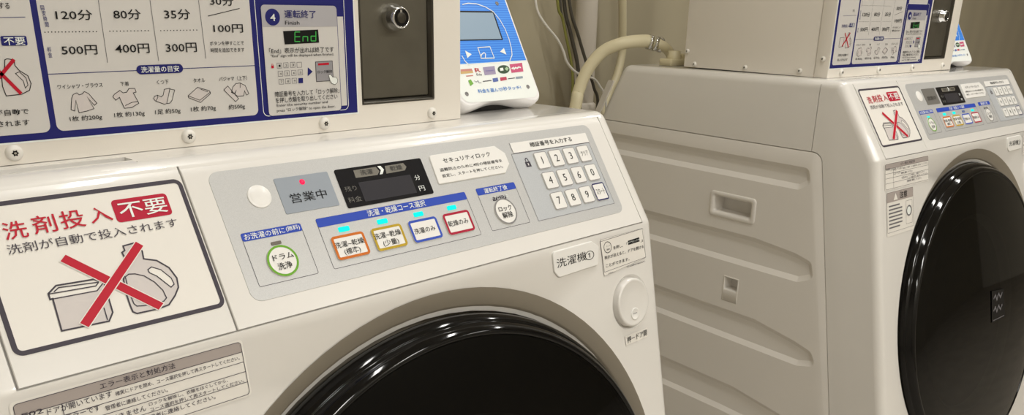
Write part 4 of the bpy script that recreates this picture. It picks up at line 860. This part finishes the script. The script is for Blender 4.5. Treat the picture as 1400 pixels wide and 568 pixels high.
def coin_box(base, rz, label):
    bz = TOP
    root = local_empty('coin_box', label, 'coin box', base, rz, (0, 0, bz), 'coin boxes on the washers')
    def fr(O, U, V): return dict(O=(O[0], O[1], O[2]-bz), U=U, V=V)
    # side and back shell, slightly inside the front cover
    mb = MB(O=(0, 0, 0)); o_ = rrect(BX0+0.0008, BY0+0.0245, BX1-0.0008, BY1, 0.0015, 3)
    mb.slab(o_, 0.0, BZ1-bz-0.001, 'box', 0.001, bottom=True); smooth_by_angle(mb.build('shell', root), 30)
    # front cover: a folded sheet with the opening for the coin door
    mb = MB(O=(0, 0, -0.0016)); o_ = rrect(BX0, BY0, BX1, BY0+0.0235, 0.0012, 3); mb.slab(o_, 0.0016, BZ1-bz+0.0016, 'box', 0.001, bottom=True)
    fc = mb.build('front_cover')
    c = boxc(0.3522, 0.4343, BY0-0.02, BY0+0.010, 0.1288-bz, 0.34-bz, 'box'); cut(fc, [c]); smooth_by_angle(fc, 30); fc.parent = root
    C = fr((0, BY0, 0), (1, 0, 0), (0, 0, 1))
    for x in (0.0748, 0.1932, 0.3124, 0.4309): star_screw(root, C, x, 0.1162, 0.0, 0.0053)
    # price panel sticker
    mb = MB(**C); mb.poly([(0.0370, 0.1218), (0.3480, 0.1218), (0.3480, 0.52), (0.0370, 0.52)], 0.0002, 'white')
    mb.poly([(0.0384, 0.1230), (0.3468, 0.1230), (0.3468, 0.5188), (0.0384, 0.5188)], 0.0003, 'navy')
    mb.poly(rrect(0.0440, 0.1278, 0.0992, 0.40, 0.0045)(0), 0.0004, 'card'); mb.poly(rrect(0.1031, 0.1278, 0.2522, 0.40, 0.0045)(0), 0.0004, 'card')
    mb.stroke(rrect(0.2566, 0.1262, 0.3376, 0.2225, 0.0045)(0), 0.0005, 0.00045, 'white', True)
    mb.poly([(0.3305, 0.1298), (0.3362, 0.1298), (0.3362, 0.2035), (0.3305, 0.2035)], 0.0004, 'card')
    mb.poly(rrect(0.2610, 0.2215, 0.3290, 0.33, 0.0035)(0), 0.0004, 'card')
    for x in (0.1065, 0.1410, 0.1765, 0.2120):
        mb.stroke([(x+0.0008, 0.2145), (x+0.0008, 0.26)], 0.0004, 0.0006, 'grey')
    for i in range(44): mb.disc(0.1065+0.0022*i, 0.2172, 0.0004, 0.0006, 'ink', 8)
    for i in range(4): mb.stroke([(0.048, 0.224+0.0055*i), (0.094-(0.01 if i == 0 else 0), 0.224+0.0055*i)], 0.0004, 0.0006, 'grey') if i == 9 else None
    mb.poly(rrect(0.0788, 0.1845, 0.0938, 0.1905, 0.001)(0), 0.0008, 'navy'); mb.poly(rrect(0.1608, 0.1632, 0.1946, 0.1696, 0.0032)(0), 0.0008, 'navy')
    # 4th step card
    o_ = rrect(0.2612, 0.1262, 0.3298, 0.2120, 0.0030)
    mb.poly(o_(-0.0006), 0.0006, 'navy'); mb.poly(o_(0), 0.0008, 'card')
    pg = [p for p in o_(0) if p[1] > 0.19] ; pg = [(0.2612, 0.1955), (0.3298, 0.1955)] + [p for p in o_(0.0) if p[1] > 0.2]
    mb.poly(pg, 0.00095, 'headgrey')
    draw(mb, 'price', 0.0004)
    for it in ART['step']:
        if it[0] == 'T': mb.text(it[1], it[2], it[3], it[4], it[5]*1.06, it[6], 0.0016, it[7])
        elif it[0] == 'P': mb.poly(it[1], it[5]+0.0008, it[2])
        elif it[0] == 'S': mb.stroke(it[1], it[3], it[5]+0.0008, it[2], bool(it[4]))
        else: mb.disc(it[1][0][0], it[1][0][1], 0.0064, 0.0011, it[2], 32)
    lab(mb.build('price_panel', root), 'navy and white price list')
    # coin door with frame and lock
    mb = MB(**C); o_ = rrect(0.3524, 0.1290, 0.4341, 0.3398, 0.0012, 3)
    mb.rings([(o_(0), -0.009), (o_(0), 0.0006), (o_(0.0012), 0.0008), (o_(0.0022), -0.0010), (o_(0.0034), -0.0060), (o_(0.0040), -0.0066)], 'coinframe', cap_top=False)
    cf = mb.build('door_frame', root)
    mb = MB(**C); mb.slab(rrect(0.3566, 0.1332, 0.4300, 0.3355, 0.001, 3), -0.0085, -0.0040, 'coindoor', 0.0006); cd = mb.build('coin_door', root); lab(cd, 'dark metal door')
    mb = MB(**C); mb.lathe(0.3905, 0.2030, [(0.0118, -0.0040), (0.0118, 0.0010), (0.0112, 0.0030), (0.0098, 0.0058), (0.0092, 0.0095), (0.0084, 0.0105), (0.0078, 0.0100)], 'chrome', 36)
    mb.lathe(0.3905, 0.2030, [(0.0079, 0.0100), (0.0072, 0.0098), (0.0070, 0.0060)], 'dark', 36); mb.disc(0.3905, 0.2030, 0.0074, 0.0092, 'dark', 30)
    mb.lathe(0.3905, 0.2030, [(0.0046, 0.0092), (0.0046, 0.0102), (0.0040, 0.0104), (0.0001, 0.0104)], 'coinframe', 24); mb.poly([(0.3895, 0.2072), (0.3915, 0.2072), (0.3915, 0.2098), (0.3895, 0.2098)], 0.0096, 'chrome'); lab(mb.build('lock', cd), 'chrome tubular key lock')
    # side screws
    S_ = dict(O=(BX0+0.0008, 0, -bz), U=(0, -1, 0), V=(0, 0, 1))
    for y, z in ((0.3955, 0.1352), (0.3776, 0.1140), (0.2705, 0.1150), (0.1670, 0.1165), (0.1290, 0.1370)): star_screw(root, S_, -y, z, 0.0 if y > 0.14 else 0.0008, 0.0040)
    S2 = dict(O=(BX1-0.0008, 0, -bz), U=(0, 1, 0), V=(0, 0, 1))
    for y, z in ((0.3955, 0.1352), (0.3776, 0.1140), (0.2705, 0.1150), (0.1670, 0.1165)): star_screw(root, S2, y, z, 0.0, 0.0036)
    return root

# ------------------------------------------------------------------ card reader beside the coin box
RT = math.atan2(0.0559, 0.0977)
def card_reader(base, rz, label):
    root = local_empty('card_reader', label, 'card reader', base, rz, (0, 0, TOP), 'card readers beside the coin boxes')
    O = (0, 0.132, 0.119-TOP); F_ = dict(O=O, U=(1, 0, 0), V=(0, math.sin(RT), math.cos(RT)))
    x0, x1 = 0.4800, 0.5995
    # shell: rounded body whose lower edge is arched
    mb = MB(**F_)
    def sh(d, e=0.0):
        pts = []; n = 8; r = max(0.013-d, 0.002)
        a, b, c, t = x0+d, x1-d, -0.004+d, 0.132-d
        for i in range(13):
            f = i/12; x = a+r+(b-a-2*r)*f; pts.append((x, c+0.0075*math.sin(PI*f)**1.5+e))
        for cx, cy, t0 in ((b-r, c+r, -PI/2), (b-r, t-r, 0), (a+r, t-r, PI/2), (a+r, c+r, PI)):
            for i in range(1, n) if cy == c+r else range(n+1):
                q = t0+PI/2*i/n; pts.append((cx+r*math.cos(q), cy+r*math.sin(q)))
        return pts
    mb.rings([(sh(0.006), -0.030), (sh(0.002), -0.026), (sh(0.0003), -0.016), (sh(0), -0.007), (sh(0.0008), -0.002), (sh(0.0028), 0.0)], 'rwhite', cap_bot=True)
    shell = mb.build('shell', root)
    # stand under the shell
    mb = MB(); o_ = rrect(0.492, 0.150, 0.578, 0.232, 0.006); mb.slab(o_, 0.0, 0.030, 'rubber', 0.002, bottom=True)
    o2 = rrect(0.505, 0.176, 0.565, 0.226, 0.004); mb.slab(o2, 0.028, 0.075, 'rubber', 0.002); mb.build('stand', root)
    # printed face
    mb = MB(**F_); fo = rrect(x0+0.0045, 0.0015, x1-0.0048, 0.1275, 0.010)
    up_ = [(x, y) for x, y in fo(0) if y > 0.045]; lo = [(x, y) for x, y in fo(0) if y < 0.045]
    k0 = [i for i, p in enumerate(fo(0)) if p[1] > 0.045]
    mb.poly([(x1-0.0048, 0.0445)] + up_ + [(x0+0.0045, 0.0430)], 0.0003, 'rface')
    lo2 = sorted(lo, key=lambda p: p[0]); mb.poly([(x0+0.0045, 0.0430)] + lo2 + [(x1-0.0048, 0.0445)], 0.0003, 'white')
    mb.stroke([(x0+0.0045, 0.0430), (x1-0.0048, 0.0445)], 0.0008, 0.0005, 'white')
    draw(mb, 'reader', 0.0001); lab(mb.build('face_sheet', root), 'blue and white printed face')
    mb = MB(**F_); mb.poly(rounded([(0.5000, 0.0694), (0.5702, 0.0694), (0.5712, 0.1032), (0.5000, 0.1032)], 0.0008, 2), 0.0006, 'dark')
    mb.poly([(0.5012, 0.0704), (0.5682, 0.0704), (0.5690, 0.1012), (0.5012, 0.1012)], 0.0009, 'rlcd')
    mb.build('screen', root)
    for u, v in ((0.4925, 0.0112), (0.5826, 0.0140), (0.5808, 0.1125), (0.4925, 0.1125)):
        mb = MB(**F_); mb.lathe(u, v, [(0.0024, 0.0003), (0.0022, 0.0008), (0.0013, 0.0010), (0.0012, 0.0004), (0.0001, 0.0004)], 'kgrey', 16); mb.build('screw', root)
    return root

A_LOC, A_RZ = (0, 0, 0), 0.0
B_LOC, B_RZ = (1.150, -0.0266, 0.0083), -0.084
washing_machine(A_LOC, A_RZ, 'white front loading washer in the foreground with number 1 plate and lit red lamp', '①', ('ledoff', 'led', 'led', 'led', 'led'), True)
washing_machine(B_LOC, B_RZ, 'white front loading washer on the right with its ribbed left side in view', '②', ('led', 'led', 'led', 'leddim', 'led'), False)
coin_box(A_LOC, A_RZ, 'white metal coin box with price list on top of the foreground washer')
coin_box(B_LOC, B_RZ, 'white metal coin box with price list on top of the right hand washer')
card_reader(A_LOC, A_RZ, 'tilted white card reader with blue face behind the coin box of the foreground washer')
card_reader(B_LOC, B_RZ, 'small card reader half hidden by the coin box of the right hand washer')

# ------------------------------------------------------------------ pipes, hose and cables behind the washers
def cam_pt(px, py, Y):
    v = fw + rt*(px-700)/1108.58 - up*(py-391.4)/1108.58
    t = (Y+0.4985)/v.y
    return Vector((-0.0659, -0.4985, 0.2144)) + v*t
# drain hose: rises behind the foreground washer and arches onto the right washer's top
pts = [(1.10, 0.60, -0.86), (1.115, 0.60, -0.45), (1.125, 0.575, -0.12)] + [tuple(cam_pt(x, y, Y)) for x, y, Y in ((787, 145, .56), (791, 125, .56), (803, 96, .55), (824, 71, .53), (852, 59, .50), (880, 56, .48), (893, 58, .47))]
hs = thing('drain_hose', 'thick cream hose arching up and onto the top of the right hand washer', 'hose', pts[0])
hb = tube('hose', [Vector(p)-Vector(pts[0]) for p in pts], 0.0118, 'hose', hs, 18)
p1, p2 = cam_pt(885, 57, .475), cam_pt(905, 62, .46)
for f in (0.15, 0.5, 0.85):
    q = p1.lerp(p2, f)-Vector(pts[0]); dirn = (p2-p1).normalized()
    tube('clamp', [q-dirn*0.0034, q+dirn*0.0034], 0.0142, 'chrome', hs, 20, 2)
e = [tuple(cam_pt(x, y, Y)-Vector(pts[0])) for x, y, Y in ((893, 58, .47), (905, 62, .455), (914, 70, .45), (918, 79, .45), (919, 90, .45))]
lab(tube('elbow', e, 0.0095, 'pipe2', hs, 16), 'pale elbow tube')
# tap block on the right washer's top
cx, sn = math.cos(B_RZ), math.sin(B_RZ)
def bw(x, y, z): return (B_LOC[0]+cx*x-sn*y, B_LOC[1]+sn*x+cx*y, B_LOC[2]+z)
tb = thing('hose_connector', 'beige plastic hose connector on the rear top of the right hand washer', 'hose connector', bw(0.075, 0.452, TOP-0.002), B_RZ)
mb = MB(); mb.slab(rrect(-0.030, -0.014, 0.045, 0.016, 0.003), 0.0, 0.0120, 'pipe2', 0.0015, bottom=True); mb.build('base', tb)
mb = MB(); mb.lathe(-0.006, 0.0, [(0.013, 0.011), (0.013, 0.017), (0.0115, 0.019), (0.0115, 0.026), (0.0001, 0.026)], 'pipe2', 8); mb.build('nut', tb)
mb = MB(); mb.slab(rrect(0.012, -0.008, 0.045, 0.012, 0.003), 0.012, 0.020, 'pipe2', 0.0015); mb.build('block', tb)

def pipe(label, px, r, m, cat='pipe'):
    q = cam_pt(px, 0, WALL-0.045); o = thing('drain_pipe', label, cat, (q.x, WALL-0.045, FLOOR))
    prof = [(r, 0.0), (r, CEIL-FLOOR)]
    mb = MB(); mb.lathe(0, 0, prof, m, 28); mb.build('pipe', o)
    return o
vp = pipe('wide vertical grey plastic pipe behind the cables', 803, 0.0235, 'pipe')
mb = MB(); mb.lathe(0, 0, [(0.0235, 0.86), (0.029, 0.862), (0.029, 0.910), (0.0235, 0.914)], 'pipe', 28); mb.build('coupling', vp)
tag(tube('water_pipe', [cam_pt(849, -260, .70)+Vector((0, 0, 1.0)), cam_pt(849, -260, .70), cam_pt(850, -120, .70), cam_pt(851, 0, .70), cam_pt(851, 45, .70), cam_pt(850, 75, .70), cam_pt(843, 105, .69), cam_pt(833, 128, .68), cam_pt(823, 158, .66), cam_pt(815, 230, .64), cam_pt(812, 340, .64), cam_pt(812, 340, .64)-Vector((0, 0, 0.5))], 0.0092, 'pipe2'), 'cream vertical pipe bending toward the rear corner of the right hand washer', 'pipe')
def cable(pts, r, m, label):
    q = [cam_pt(*p) for p in pts]; q = [q[0]+Vector((0, 0, 1.15))] + q + [q[-1]-Vector((0, 0, 0.6))]
    return tag(tube('cable', q, r, m, n=8, sub=8), label, 'cable')
cable([(722, -130, .645), (731, -40, .645), (732, 0, .645), (736, 18, .645), (746, 34, .645), (762, 54, .645), (770, 70, .645), (775, 85, .645), (785, 97, .645), (796, 103, .645), (812, 108, .645), (820, 118, .64), (826, 130, .635), (829, 160, .625), (826, 260, .62)], 0.0026, 'cwhite', 'thin white cable curving across the dark cables')
cable([(756, -130, .68), (762, 0, .68), (769, 25, .68), (775, 55, .68), (781, 85, .68), (783, 110, .68), (782, 150, .68), (780, 260, .68)], 0.0030, 'cyg', 'yellow green earth cable, leftmost of the bundle')
cable([(766, -130, .675), (771, 0, .675), (780, 45, .675), (789, 85, .675), (792, 120, .675), (793, 170, .675), (793, 260, .675)], 0.0042, 'cblack', 'thick dark cable running down next to the yellow green one')
cable([(762, -130, .70), (766, 0, .70), (773, 40, .70), (778, 70, .70), (783, 100, .70), (785, 150, .70), (785, 260, .70)], 0.0028, 'cgrey', 'thin grey cable behind the yellow green one')
cable([(768, -130, .66), (778, 0, .66), (791, 50, .66), (803, 90, .66), (812, 120, .66), (817, 148, .66), (806, 260, .66)], 0.0034, 'cblack', 'dark cable crossing in front of the wide grey pipe')
# slanted bracket on the rear corner of the right washer
o = thing('corner_bracket', 'slanted metal bracket with a screw at the rear corner of the right hand washer', 'bracket', bw(-0.003, 0.555, 0.0))
q0, q1 = Vector(bw(-0.006, 0.532, 0.075)), Vector(bw(-0.006, 0.566, 0.008)); b0 = Vector(o.location)
mb = MB(O=q1-b0, U=(0.25, 0.97, 0), V=(q0-q1)); L_ = (q0-q1).length
mb.slab(rrect(-0.001, 0, 0.016, L_, 0.003), -0.0015, 0.0015, 'side', 0.0005, bottom=True); mb.build('plate', o)
mb = MB(O=q1-b0, U=(0.25, 0.97, 0), V=(q0-q1)); mb.lathe(0.007, L_*0.35, [(0.0042, 0.0015), (0.0038, 0.0030), (0.0001, 0.0040)], 'screw', 16); mb.build('screw', o)
